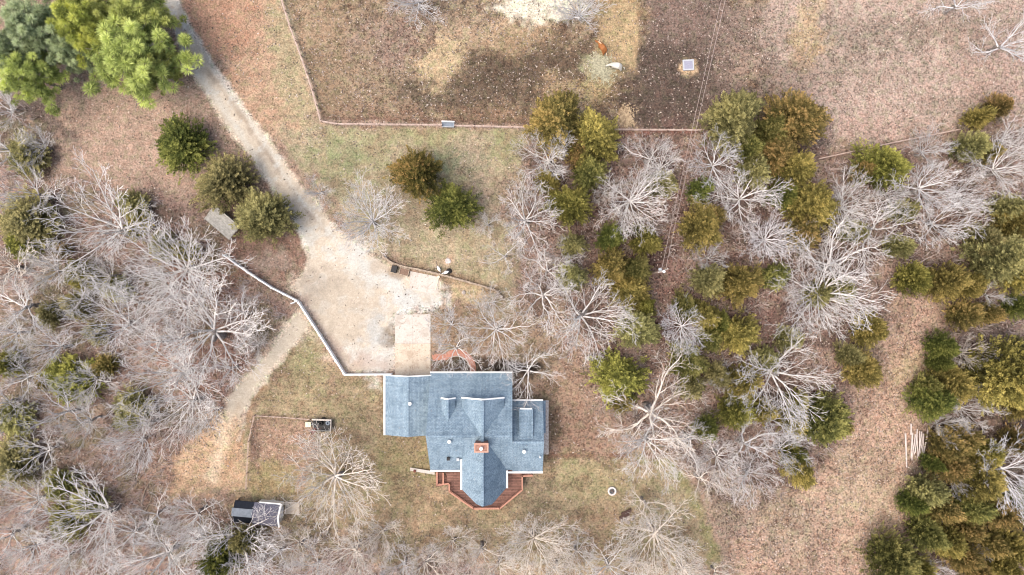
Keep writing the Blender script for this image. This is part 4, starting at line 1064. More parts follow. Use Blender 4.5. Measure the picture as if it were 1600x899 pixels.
b = MB(); b.prism([(-.42, -.38, .7), (.42, -.38, .7), (.42, .38, .7), (-.42, .38, .7)], .6); b.lathe([(.16, 0), (.16, .1), (.001, .1)], 10, (0, 0, .7)); tag(b.obj('water_tank', M['cream'], None, loc=P(483.3, 662.5)), 'cream square tank standing left of the trailer', 'tank')
c = P(492, 672)
t = thing('wheelbarrow', 'rusty red wheelbarrow tipped below the trailer', 'wheelbarrow', c, R(35))
b = MB(); b.prism([(-.45, -.35, .62), (.45, -.3, .62), (.45, .3, .62), (-.45, .35, .62)], .05)
for s in (-1, 1): b.beam((-.45, s*.35, .75), (.45, s*.3, .75), .05, .26)
b.obj('tray', M['rust'], t)
for s in (-1, 1):
    b = MB(); b.beam((.5, s*.2, .5), (1.2, s*.3, .6), .05, .05); b.obj('shaft', M['rust'], t)
b = MB(); b.lathe([(.001, -.06), (.2, -.06), (.22, 0), (.2, .06), (.001, .06)], 12); b.v = [(x-.7, z, y+.22) for x, y, z in b.v]; b.obj('wheel', M['rubber'], t)

# fire ring, boards, stones
c = P(956, 767)
t = thing('fire_ring', 'round pale fire ring with ash inside on the lawn', 'fire pit', c)
b = MB(); b.lathe([(.42, 0), (.42, .32), (.46, .36), (.64, .36), (.68, .32), (.68, 0)], 28); b.obj('ring', simple('ring_concrete', (.55, .50, .47), .15, 6), t)
b = MB(); b.lathe([(.001, .12), (.2, .14), (.42, .08)][::-1], 16); b.obj('ash_bed', M['ash'], t)
for i, (dx, dy, rz) in enumerate([(-.1, .05, .4), (.08, -.05, -.7)]):
    b = MB(); b.tube([(-.22, 0, .17+.06*i), (.22, 0, .2+.06*i)], .05, 6); o = tag(b.obj('log', M['cedar_bark'], None, loc=(c.x+dx, c.y+dy, 0)), ['charred log lying lowest in the fire ring', 'charred log lying across the other in the fire ring'][i], 'log'); o.rotation_euler = (0, 0, rz)
for i, (px, py, lb) in enumerate([(978, 799.5, 'upper dark brown board leaning by the bare tree near the fire ring'), (975, 805.5, 'lower dark brown board beside the pile of grey stones')]):
    b = MB(); b.beam((-.85, 0, .3), (.85, 0, .34), .42, .12)
    o = tag(b.obj('board', M['brown_board'], None, loc=P(px, py)), lb, 'board'); o.rotation_euler = (0, 0, R(24))
for i in range(14):
    rg2 = random.Random(i+40)
    lump('stone', P(978+rg2.uniform(-8, 12), 812+rg2.uniform(-5, 6)), rg2.uniform(.15, .32), rg2.uniform(.15, .3), 'stone', 'grey stone in the small rock pile near the fire ring', 'stone', i+70, group='rock pile stones')

# peeled poles
PG = 'peeled poles by the right wood'
def pole(a, c, z, r, label):
    A, B = P(*a), P(*c); b = MB(); L = B-A
    b.tube([(0, 0, z), (L.x*.5, L.y*.5, z+.02), (L.x, L.y, z)], [r, r*.92, r*.75], 7)
    tag(b.obj('peeled_pole', M['pole_wood'], None, loc=A), label, 'pole', PG)
pole((1414, 677), (1416, 730), .13, .13, 'pale peeled pole lying apart on the left of the pole heap')
pole((1423, 662), (1422.5, 679), .13, .13, 'short pale pole at the top left of the pole heap')
pole((1425, 676), (1423, 716), .12, .13, 'straight pale pole on the left edge of the pole heap')
for i in range(11):
    rg3 = random.Random(i+5)
    x = 1427+i*1.75; pole((x+rg3.uniform(-1, 5), 672+rg3.uniform(-4, 10)), (x-rg3.uniform(-1, 4), 714+rg3.uniform(-8, 6)), .12+.1*(i % 3), rg3.uniform(.07, .12), 'thin pale pole in the crossed heap beside the bronze cedars')
# fallen wood
def fallen(a, c, r, label, m='trunk', bend=0.5, n=3, seed=0):
    rg4 = random.Random(seed); A, B = P(*a), P(*c); L = B-A; nrm = Vector((-L.y, L.x, 0)).normalized(); b = MB()
    pts = [(L*(i/5)+nrm*(bend*math.sin(math.pi*i/5)))+Vector((0, 0, r+.05)) for i in range(6)]
    b.tube(pts, [r*(1-.1*i) for i in range(6)], 7)
    for k in range(n):
        q = pts[rg4.randint(2, 5)]; dv = (L.normalized()+nrm*rg4.choice([-1, 1])*rg4.uniform(.4, 1)).normalized()*rg4.uniform(1, 2.2)
        b.tube([q, q+dv*.5+Vector((0, 0, .2)), q+dv+Vector((0, 0, .15))], [r*.5, r*.35, r*.15], 5)
    tag(b.obj('fallen_branch', M[m], None, loc=A), label, 'branch', 'fallen wood')
fallen((222, 785), (246, 738), .11, 'brown fallen branch pointing up to the dirt clearing', 'timber', .4, 4, 1)
fallen((226, 800), (240, 762), .09, 'forked fallen branch in the middle of the brush heap', 'timber', -.3, 4, 2)
fallen((215, 780), (232, 805), .08, 'short fallen branch at the left of the brush heap', 'timber', .2, 3, 3)
fallen((236, 787), (254, 800), .07, 'thin pale fallen branch lying right of the brush heap', 'rail_wood', .2, 2, 4)
fallen((40, 882), (46, 850), .22, 'thick dark curved log near the bottom left corner', 'trunk', -.9, 0, 5)
fallen((14, 795), (42, 780), .13, 'dark straight fallen trunk near the left edge', 'trunk', .1, 1, 6)
fallen((172, 682), (193, 696), .07, 'pale fallen branch below the dark left wood', 'pole_wood', .1, 1, 7)
fallen((118, 503), (60, 518), .10, 'long pale fallen trunk in the left wood', 'pole_wood', .2, 2, 8)
fallen((1438, 410), (1462, 398), .07, 'thin pale fallen branch above the lime cedar', 'pole_wood', .1, 1, 9)
fallen((1440, 345), (1462, 378), .10, 'brown fallen trunk slanting in the right wood', 'cedar_bark', .1, 1, 10)

# ------------------------------------------------------------------ bare trees
def bare_variant(seed, nl, tilt, lift, k2, k3, k4, curl=0.12, hfork=3.2, L=6.3, r=0.15, thick=1.2):
    """trunk mesh and one mesh per main limb; crown radius about 6 m"""
    rg = random.Random(seed)
    tb = MB(); pts = [Vector((0, 0, 0))]
    for i in range(1, 6): pts.append(Vector((rg.uniform(-.1, .1)*i, rg.uniform(-.1, .1)*i, hfork*i/5)))
    tb.tube(pts, [.36, .30, .27, .26, .25, .24], 8)
    top = pts[-1]
    trunk = tb.mesh('trunk', M['trunk'])
    limbs = []; raw = []; tw = MB()
    def rot_dir(d, ang, az):
        ref = Vector((0, 0, 1)) if abs(d.z) < .95 else Vector((1, 0, 0))
        a = d.cross(ref).normalized(); c = a.cross(d)
        return (d*math.cos(ang)+(a*math.cos(az)+c*math.sin(az))*math.sin(ang)).normalized()
    def grow(mb, p, d, ln, rad, lvl, nseg):
        P0 = [p.copy()]; D = [d.copy()]
        for i in range(nseg):
            d = (d+Vector((rg.gauss(0, curl), rg.gauss(0, curl), rg.gauss(0, curl*.7)+(lift if lvl < 2 else lift*.5)*.16))).normalized()
            p = p+d*(ln/nseg); P0.append(p.copy()); D.append(d.copy())
        e = .42 if lvl < 2 else .55
        rad_l = [max(.0125 if lvl == 3 else .02, rad*(1-(1-e*.5)*(i/nseg)**.8)) for i in range(nseg+1)]
        (tw if lvl == 3 else mb).tube(P0, rad_l, (6, 5, 3, 3, 3)[lvl], cap=False)
        nk = (k2, k3, k4, 2)[lvl]
        if lvl == 3: return
        for j in range(nk):
            s = (.16 if lvl == 0 else .12)+(.98-.16)*((j+rg.random()*.8)/nk)
            i = min(nseg-1, int(s*nseg)); q = P0[i].lerp(P0[i+1], s*nseg-i)
            side = 1 if (j % 2) else -1
            az = rg.gauss(0, .55)+(0 if side > 0 else math.pi)
            nd = rot_dir(D[i+1], rg.uniform(.36, .68) if lvl < 2 else rg.uniform(.35, .75), az)
            l2 = ln*(.66-.34*s)*rg.uniform(.75, 1.2) if lvl == 0 else ln*(.62-.28*s)*rg.uniform(.7, 1.2)
            r2 = max(.0155 if lvl == 2 else .025, rad_l[i]*(.56 if lvl == 0 else .58))
            grow(mb, q, nd, l2, r2, lvl+1, max(2, (6, 4, 3)[lvl]))
    for k in range(nl):
        mb = MB(); az = 2*math.pi*(k+rg.uniform(-.3, .3))/nl; tl = R(tilt)*rg.uniform(.62, 1.15)
        if k == nl-1: tl *= .35
        dv = Vector((math.sin(tl)*math.cos(az), math.sin(tl)*math.sin(az), math.cos(tl)))
        st = top-Vector((0, 0, rg.uniform(0, .7)))
        grow(mb, st, dv, L*rg.uniform(.85, 1.2), r*thick*rg.uniform(.8, 1.15), 0, 9)
        raw.append(mb)
    rr = np.concatenate([np.hypot(*np.array(mb.v)[:, :2].T) for mb in raw]); f = 6.0/np.percentile(rr, 96)
    raw.append(tw)
    for mb in raw:
        mb.v = [(x*f, y*f, (z-hfork)*(.5+.5*f)+hfork) for x, y, z in mb.v]
        limbs.append(mb.mesh('twigs' if mb is tw else 'limb', M['fine_twig' if mb is tw else 'bark_pale']))
    return trunk, limbs
VAR = {
 'oak': [bare_variant(1, 10, 66, .35, 7, 4, 3, .075, r=.10), bare_variant(2, 9, 68, .3, 7, 4, 3, .085, r=.105), bare_variant(3, 11, 62, .3, 7, 4, 3, .07, r=.10), bare_variant(4, 9, 70, .4, 7, 4, 3, .09, r=.105), bare_variant(5, 8, 66, .3, 8, 4, 3, .1, r=.11)],
 'open': [bare_variant(11, 5, 68, .25, 7, 4, 3, .17, 3.4, 6.6, .12), bare_variant(12, 7, 64, .3, 6, 4, 3, .16, 3.2, 6.5, .11), bare_variant(13, 6, 72, .3, 7, 4, 3, .17, 3.4, 6.6, .115), bare_variant(14, 5, 70, .3, 7, 4, 3, .19, 3.4, 6.6, .12)],
 'fuzz': [bare_variant(21, 9, 62, .3, 7, 4, 3, .14, 2.2, 5.8, .07), bare_variant(22, 10, 58, .2, 7, 4, 3, .13, 2.0, 5.8, .07), bare_variant(23, 8, 64, .25, 7, 4, 3, .15, 2.0, 5.8, .07)],
 'vase': [bare_variant(31, 8, 52, .1, 7, 4, 3, .06, 2.6, 7.0, .105), bare_variant(32, 8, 56, .15, 7, 4, 3, .07, 2.6, 6.9, .105), bare_variant(33, 7, 50, .1, 7, 4, 3, .08, 2.6, 7.0, .105)],
 'round': [bare_variant(41, 15, 62, .2, 7, 4, 3, .055, 2.8, 6.6, .10), bare_variant(42, 13, 66, .25, 7, 4, 3, .06, 2.8, 6.6, .10)],
}
BARK = {'w': 'bark_white', 'p': 'bark_pale', 'g': 'bark_grey', 't': 'bark_tan'}
vcount = {}
def bare_tree(x, y, dpx, style, bark, label, rz=None, group='bare trees'):
    i = vcount.get(style, 0); vcount[style] = i+1
    tr, lm = VAR[style][i % len(VAR[style])]
    rg = random.Random(int(x*7+y*13)); sc = dpx*S*.93/12.0
    q = P(x, y, 3.0*sc)
    t = thing('bare_tree', label, 'tree', (q.x, q.y, 0), rg.uniform(0, 6.28) if rz is None else rz, group)
    zs = .55*sc+.42*rg.uniform(.9, 1.1); t.scale = (sc, sc, zs)
    mm = M[BARK[bark]]
    link('trunk', tr, t)
    for me in lm:
        o = link('twigs' if me is lm[-1] else 'limb', me, t)
        if me is lm[-1]: o['kind'] = 'stuff'
        if bark == 'w' or (bark != 'p' and me is not lm[-1]): o.material_slots[0].link = 'OBJECT'; o.material_slots[0].material = mm
    return t

BARE = [
 # left wood
 (22, 236, 105, 'open', 'p', 'white-limbed bare tree on the left edge above the olive cedars'),
 (186, 362, 200, 'vase', 'p', 'pale bare tree fanning left toward the olive cedar, second largest by the clearing'),
 (284, 418, 195, 'round', 'p', 'largest bare oak, spreading beside the grey board shed and white fence'),
 (262, 448, 110, 'open', 'p', 'dense low bare tree just below the largest oak'),
 (38, 478, 135, 'open', 'p', 'bare tree with wide white limbs on the left edge of the left wood'),
 (18, 418, 130, 'fuzz', 't', 'twiggy tan bare tree on the left edge under the yellow-green cedar'),
 (218, 474, 125, 'open', 'p', 'crooked pale bare tree between the yellow cedar and the red leaf floor'),
 (196, 505, 140, 'vase', 'g', 'grey bare tree leaning down-left above the small orange cedar'),
 (325, 528, 225, 'oak', 'p', 'broad bare oak over the reddest leaf floor left of the dirt track'),
 (280, 585, 180, 'vase', 'p', 'bare tree with feathered limbs pointing left beside the dirt track bend'),
 (300, 628, 150, 'oak', 'p', 'dense pale bare tree where the dirt track opens out'),
 (112, 643, 115, 'open', 'g', 'crooked grey bare tree below the orange-sided cedar'),
 (12, 628, 100, 'fuzz', 'g', 'small grey bare tree cut by the left edge, level with the house front'),
 (76, 702, 95, 'open', 'p', 'small white bare tree beside the pale sage thicket at far left'),
 (95, 543, 115, 'vase', 'g', 'grey bare tree leaning over the left wood hollow'),
 (385, 490, 95, 'open', 'p', 'twiggy bare tree beside the white fence and the start of the dirt track'),
 (362, 575, 90, 'open', 'g', 'small grey bare tree at the edge of the dirt track'),
 (215, 690, 100, 'fuzz', 'g', 'hazy grey bare tree above the brush heap'),
 (160, 806, 180, 'vase', 'p', 'bare tree leaning far left over the bright green cedar at bottom left'),
 (22, 832, 100, 'open', 'p', 'bare tree cut by the left edge near the curved dark log'),
 (208, 832, 120, 'open', 'p', 'forked bare tree right of the bright green bottom-left cedar'),
 (258, 866, 160, 'vase', 'p', 'wide bare tree on the bottom edge left of the shed oak'),
 (362, 838, 190, 'vase', 'p', 'big bare oak leaning left from the lower side of the shed'),
 (436, 862, 95, 'open', 'g', 'bare tree reaching its limbs over the shed roof'),
 (400, 886, 115, 'fuzz', 'g', 'bare tree on the bottom edge beside the dark olive cedar'),
 # below the house
 (524, 752, 178, 'round', 't', 'large round bare oak on the lawn right of the shed'),
 (556, 856, 120, 'oak', 't', 'bare tree just below the large round lawn oak'),
 (492, 886, 100, 'fuzz', 'g', 'grey bare tree on the bottom edge left of the lawn oaks'),
 (632, 880, 75, 'fuzz', 'g', 'small grey bare bush-like tree on the bottom edge'),
 (668, 878, 105, 'vase', 't', 'slim leaning bare tree on the bottom edge below the deck'),
 (752, 858, 115, 'open', 't', 'bare tree below the deck with a tall forked limb'),
 (832, 842, 128, 'round', 't', 'round bare oak at the bottom below the right end of the deck'),
 (950, 886, 120, 'vase', 'p', 'bare tree on the bottom edge below the rock pile'),
 (1020, 832, 150, 'round', 't', 'wide bare oak beside the rock pile and the green lawn edge'),
 (1006, 784, 95, 'open', 't', 'bare tree standing just above the brown boards by the fire ring'),
 (1064, 886, 105, 'oak', 't', 'bare tree on the bottom edge inside the green lawn curve'),
 (1116, 892, 75, 'open', 't', 'small bare tree at the bottom end of the green lawn curve'),
 # right of the house
 (1018, 640, 195, 'open', 't', 'very wide open-limbed bare oak below the flat lime cedar'),
 (1014, 688, 130, 'oak', 'p', 'bare tree at the top end of the green lawn curve'),
 (1076, 684, 110, 'open', 'p', 'open bare tree right of the widest oak over pink leaf litter'),
 (1121, 708, 100, 'oak', 'p', 'bare tree in the lower middle wood with downward fan of limbs'),
 (1160, 694, 115, 'open', 'g', 'crooked grey bare tree in the lower middle wood near small green cedars'),
 (1172, 742, 90, 'fuzz', 'g', 'faint grey twiggy tree above the speckled leaf bank'),
 (1218, 705, 95, 'vase', 'g', 'grey bare tree left of the upright olive cedar by the lane'),
 # front yard
 (580, 347, 125, 'round', 'g', 'grey bare tree on the lawn edge beside the top of the gravel yard'),
 (502, 300, 55, 'fuzz', 'g', 'small grey bare shrub tree beside the gravel driveway'),
 (714, 543, 90, 'open', 'p', 'bare tree over the brick walk reaching across the house roof'),
 (704, 505, 75, 'fuzz', 'g', 'small grey bare tree right of the concrete parking pad'),
 (776, 516, 135, 'oak', 'p', 'bare tree in front of the house between the sandy bed and the roof'),
 (826, 583, 120, 'open', 'p', 'white bare tree at the top right corner of the house roof'),
 (772, 472, 70, 'fuzz', 'p', 'small bare tree at the end of the timber wall'),
 (764, 352, 50, 'fuzz', 'g', 'small faint twig tree right of the dark round lawn cedar'),
 # centre wood
 (858, 250, 112, 'oak', 'p', 'round bare tree below the bronze cedar at the field fence'),
 (825, 345, 140, 'oak', 'p', 'bare tree left of the yellow cedar on the lawn edge of the centre wood'),
 (856, 422, 110, 'open', 'p', 'crooked bare tree above the pale sage bushes at the left of the wood'),
 (790, 400, 75, 'open', 'p', 'small bare tree with a long limb toward the timber wall'),
 (850, 462, 125, 'open', 'p', 'open bare tree right of the end of the timber wall'),
 (912, 490, 150, 'oak', 'p', 'broad bare oak left of the sage cedar in the centre wood'),
 (982, 318, 130, 'round', 'p', 'perfect round bare oak left of the power lines'),
 (1012, 250, 95, 'open', 'p', 'bare tree just under the field fence left of the power lines'),
 (1030, 263, 70, 'vase', 'p', 'small leaning bare tree touching the power lines'),
 (1116, 254, 115, 'oak', 'g', 'bare tree under the pale yellow-green cedar right of the power lines'),
 (1155, 312, 130, 'oak', 'p', 'bare oak amid olive cedars right of the power lines'),
 (1196, 376, 92, 'round', 'w', 'dense frosty white tree in the middle of the right wood'),
 (1064, 506, 90, 'round', 'w', 'frosty grey tree below the utility pole'),
 (1105, 402, 55, 'fuzz', 'g', 'small faint twig tree right of the utility pole'),
 # right wood
 (1313, 328, 115, 'oak', 'p', 'bare tree beside the long bronze cedar row in the right wood'),
 (1363, 355, 155, 'open', 'p', 'white bare tree with six curving limbs in the right wood'),
 (1434, 298, 125, 'oak', 'g', 'grey bare tree right of the bright lime cedar by the fence'),
 (1298, 418, 175, 'open', 'p', 'long-limbed bare oak in the middle of the right wood'),
 (1284, 462, 170, 'round', 'p', 'large bare oak left of the top of the cleared lane'),
 (1212, 584, 160, 'oak', 'p', 'large bare oak left of the middle of the cleared lane'),
 (1204, 655, 85, 'vase', 'g', 'slender grey bare tree below the oak beside the lane'),
 (1464, 348, 115, 'fuzz', 'g', 'faint grey bare tree above the sage cedar in the right wood'),
 (1556, 270, 130, 'oak', 'p', 'white bare tree with drooping limbs near the right edge'),
 (1562, 220, 90, 'open', 'p', 'bare tree just below the field fence near the right edge'),
 (1440, 240, 80, 'fuzz', 'g', 'faint pale tree under the slanting field fence'),
 (1562, 72, 120, 'open', 'g', 'white leaning bare tree in the upper right pasture'),
 (1492, 10, 110, 'open', 'g', 'faint white bare tree on the top edge at the upper right'),
 (908, 22, 95, 'round', 'g', 'grey bare tree on the top edge beside the white sand patch'),
 (652, 4, 110, 'round', 'g', 'pale twiggy tree on the top edge of the brown pasture'),
 (1506, 636, 80, 'fuzz', 'g', 'round grey twig tree between bronze cedars right of the lane'),
 (1568, 728, 130, 'round', 'w', 'dense white bare tree above the bronze cedars near the right edge'),
 (1508, 552, 75, 'fuzz', 't', 'hazy tan twig tree right of the dark lane cedar'),
 (1487, 752, 40, 'fuzz', 'w', 'tiny white bare bush amid the bronze cedar mass'),
 (1466, 668, 62, 'fuzz', 'g', 'small grey twig tree above the peeled pole heap'),
 (1534, 460, 50, 'open', 'g', 'small bare tree above the bronze bush near the right edge'),
 (1516, 858, 40, 'fuzz', 'g', 'tiny pale bare bush low in the bronze cedar mass'),
 (1450, 884, 55, 'fuzz', 'g', 'small grey twig tree right of the bottom green lane cedar'),
 (62, 305, 110, 'oak', 'p', 'bare tree over the olive cedars below the left edge thicket'),
 (14, 168, 90, 'fuzz', 'g', 'grey twig tree on the left edge just below the pines'),
 (70, 230, 70, 'fuzz', 'g', 'small grey twig tree at the left end of the tan clearing'),
 (92, 425, 90, 'oak', 'p', 'bare tree left of the yellow-green cedar in the left wood'),
 (145, 655, 90, 'oak', 'p', 'bare tree between the lime cedar and the dark green one in the left wood'),
 (60, 780, 100, 'oak', 'p', 'bare tree above the bright green cedar at bottom left'),
 (340, 640, 0.1*700, 'open', 'p', 'small bare tree at the left rim of the dirt clearing'),
 (150, 590, 90, 'oak', 'p', 'bare tree standing just left of the orange cedar in the left wood'),
 (235, 660, 100, 'vase', 'p', 'bare tree over the right side of the dark green left-wood cedar'),
 (30, 520, 90, 'oak', 'g', 'grey bare tree near the left edge above the yellow-green cedar'),
 (175, 430, 90, 'oak', 'p', 'bare tree right of the yellow-green cedar below the two big fans'),
 (290, 480, 110, 'vase', 'p', 'pale bare tree between the largest oak and the red leaf floor oak'),
 (250, 800, 90, 'open', 'p', 'bare tree right of the brush heap near the bottom'),
 (310, 800, 110, 'oak', 'p', 'bare tree left of the black end of the shed'),
 (60, 850, 90, 'oak', 'p', 'bare tree beside the curved dark log'),
 (470, 850, 90, 'oak', 't', 'bare tree below the shed slab on the bottom lawn'),
 (780, 880, 90, 'oak', 't', 'bare tree on the bottom edge below the tall forked one'),
 (870, 885, 90, 'oak', 't', 'bare tree on the bottom edge right of the round one below the deck'),
 (990, 880, 90, 'oak', 't', 'bare tree on the bottom edge below the widest oak by the rocks'),
 (130, 470, 95, 'open', 'p', 'thin bare tree beside the yellow bush in the left wood'),
 (250, 535, 100, 'vase', 'p', 'pale bare tree left of the red leaf floor oak'),
 (400, 540, 70, 'fuzz', 'p', 'small bare tree overhanging the dirt track from the left'),
 (45, 590, 90, 'open', 'p', 'thin bare tree at far left beside the orange-sided cedar'),
 (300, 850, 100, 'fuzz', 'p', 'hazy bare tree filling the bottom edge below the shed oak'),
 (100, 872, 110, 'fuzz', 'p', 'hazy bare tree on the bottom edge right of the curved dark log'),
 (600, 832, 90, 'fuzz', 't', 'faint tan twig tree right of the lawn oaks'),
 (710, 848, 80, 'fuzz', 't', 'faint tan twig tree left of the tall forked one below the deck'),
 (900, 862, 90, 'fuzz', 'p', 'hazy bare tree at the bottom between two oaks'),
 (1385, 300, 80, 'fuzz', 'g', 'faint pale twig tree under the bright lime cedar'),
 (1250, 380, 80, 'open', 'p', 'bare tree right of the dense frosty white tree'),
 (1500, 310, 80, 'fuzz', 'g', 'pale hazy twig tree left of the drooping white one near the right edge'),
 (1090, 745, 80, 'open', 't', 'sparse bare tree just outside the green lawn curve'),
 (945, 300, 60, 'fuzz', 'p', 'small bare tree left of the perfect round oak'),
 (1130, 600, 70, 'fuzz', 'g', 'small frosty twig tree amid the yellow cedars of the middle wood'),
 (880, 400, 60, 'fuzz', 'p', 'small pale twig tree below the yellow cedar on the wood edge'),
]
for a in BARE: bare_tree(*a)

# ------------------------------------------------------------------ cedars
def leaf_quads(C, U, Wv, ln, wd):
    """leaf faces: centres C, long axes U, side axes Wv, lengths, widths"""
    u = U*(ln/2)[:, None]; v = Wv*(wd/2)[:, None]
    return np.stack([C-u, C+v-u*.1, C+u, C-v-u*.1], 1).reshape(-1, 3)
def nrm(a): return a/(np.linalg.norm(a, axis=-1, keepdims=True)+1e-9)
def tinted(name, V, tint, material):
    n = len(V)//4; me = np_mesh(name, V, np.arange(4*n).reshape(n, 4), material)
    at = me.attributes.new('tint', 'FLOAT', 'FACE'); at.data.foreach_set('value', tint.astype('f')); return me
def cedar_variant(seed, n=430, leaves=62, shape=0.8):
    """crown of feathery sprays, radius 4 m, height 8 m"""
    rs = np.random.RandomState(seed)
    ph1, ph2, ph3 = rs.rand(3)*6.28
    # lobes: overlapping sub-crowns give the broken outline
    t = rs.rand(n)**0.75; az = rs.rand(n)*2*np.pi
    lob = 1+.14*np.sin(2*az+ph1)+.12*np.sin(3*az+ph3+2*t)+.12*np.sin(5*az+ph2+4*t)+.08*np.sin(9*az+ph3)+rs.randn(n)*.035
    rad = 4.0*lob*np.clip(1-t, 0, 1)**shape*(1.05-.25*(t < .1))
    z0 = .5+7.3*t
    inn = rs.uniform(.35, .75, n)
    base = np.stack([rad*inn*np.cos(az), rad*inn*np.sin(az), z0], -1)
    tilt = rs.uniform(.25, .75, n)+.5*t
    dirv = nrm(np.stack([np.cos(az)*np.cos(tilt), np.sin(az)*np.cos(tilt), np.sin(tilt)], -1)+rs.randn(n, 3)*.16)
    ln = (rad*(1.04-inn))/np.maximum(np.cos(tilt), .4)*rs.uniform(.8, 1.1, n)+.35
    ln = np.clip(ln, .6, 2.4)
    ct = np.clip(rs.normal(.44, .24, n)+.17*np.sin(az+ph3*2)+.1*np.sin(3*az+ph1), 0, 1)
    u = rs.rand(n, leaves)**.8
    side = nrm(np.cross(dirv, np.array([0, 0, 1.0]))); up = np.cross(side, dirv)
    wdt = (.62*(1-u)+.06)*(.3+.7*np.minimum(1, ln/1.4))[:, None]
    a = rs.randn(n, leaves)*.6*wdt; b2 = rs.randn(n, leaves)*.38*wdt
    C = base[:, None]+dirv[:, None]*(ln[:, None]*u)[..., None]+side[:, None]*a[..., None]+up[:, None]*b2[..., None]
    U = nrm(dirv[:, None]*.9+side[:, None]*(np.sign(a)*.55)[..., None]+rs.randn(n, leaves, 3)*.33)
    Wv = nrm(np.cross(U, rs.randn(n, leaves, 3)*.6+np.array([0, 0, 1.0])))
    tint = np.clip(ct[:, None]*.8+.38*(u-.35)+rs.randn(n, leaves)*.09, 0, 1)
    k = n*leaves
    V = leaf_quads(C.reshape(-1, 3), U.reshape(-1, 3), Wv.reshape(-1, 3), rs.uniform(.15, .33, k), rs.uniform(.065, .13, k))
    # inner foliage that closes the crown
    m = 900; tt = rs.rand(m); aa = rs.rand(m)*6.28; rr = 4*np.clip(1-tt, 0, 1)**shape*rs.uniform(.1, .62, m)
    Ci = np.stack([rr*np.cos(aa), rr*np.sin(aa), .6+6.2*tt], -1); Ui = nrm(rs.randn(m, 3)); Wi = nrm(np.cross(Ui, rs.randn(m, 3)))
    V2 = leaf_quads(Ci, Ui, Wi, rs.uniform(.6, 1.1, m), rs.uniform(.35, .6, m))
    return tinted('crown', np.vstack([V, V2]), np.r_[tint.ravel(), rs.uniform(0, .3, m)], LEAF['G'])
CED = [cedar_variant(100+i, shape=(.62, .75, .55, .85, .68, .6, .8)[i]) for i in range(7)]
b = MB(); b.tube([(0, 0, 0), (.05, 0, 2.5), (0, .04, 5.5), (0, 0, 7.2)], [.24, .18, .1, .04], 7); CTR = b.mesh('trunk', M['cedar_bark'])
ccount = [0]
def cedar(x, y, d, cls, label, el=None, hk=1.0):
    i = ccount[0]; ccount[0] += 1; rg = random.Random(int(x*3+y*17))
    low = x < 270 and y > 300 or x < 60
    if low: hk *= .55; cls = 'P' if cls == 'D' else cls
    d = d*(1.2 if 800 < x < 1320 else 1.1); h = (3.4+.055*d)*hk*rg.uniform(.92, 1.08); q = P(x, y, h*.45)
    t = thing('cedar_tree', label, 'tree', (q.x, q.y, 0), rg.uniform(0, 6.28), 'cedar trees')
    s = d*S*.94/8.0; t.scale = (s, s, h/8.0)
    if el: t.rotation_euler = (0, 0, R(el[1])); t.scale = (s*el[0], s/el[0]**.5, h/8.0)
    link('trunk', CTR, t)
    o = link('crown', CED[i % len(CED)], t)
    if cls != 'G': o.material_slots[0].link = 'OBJECT'; o.material_slots[0].material = LEAF[cls]
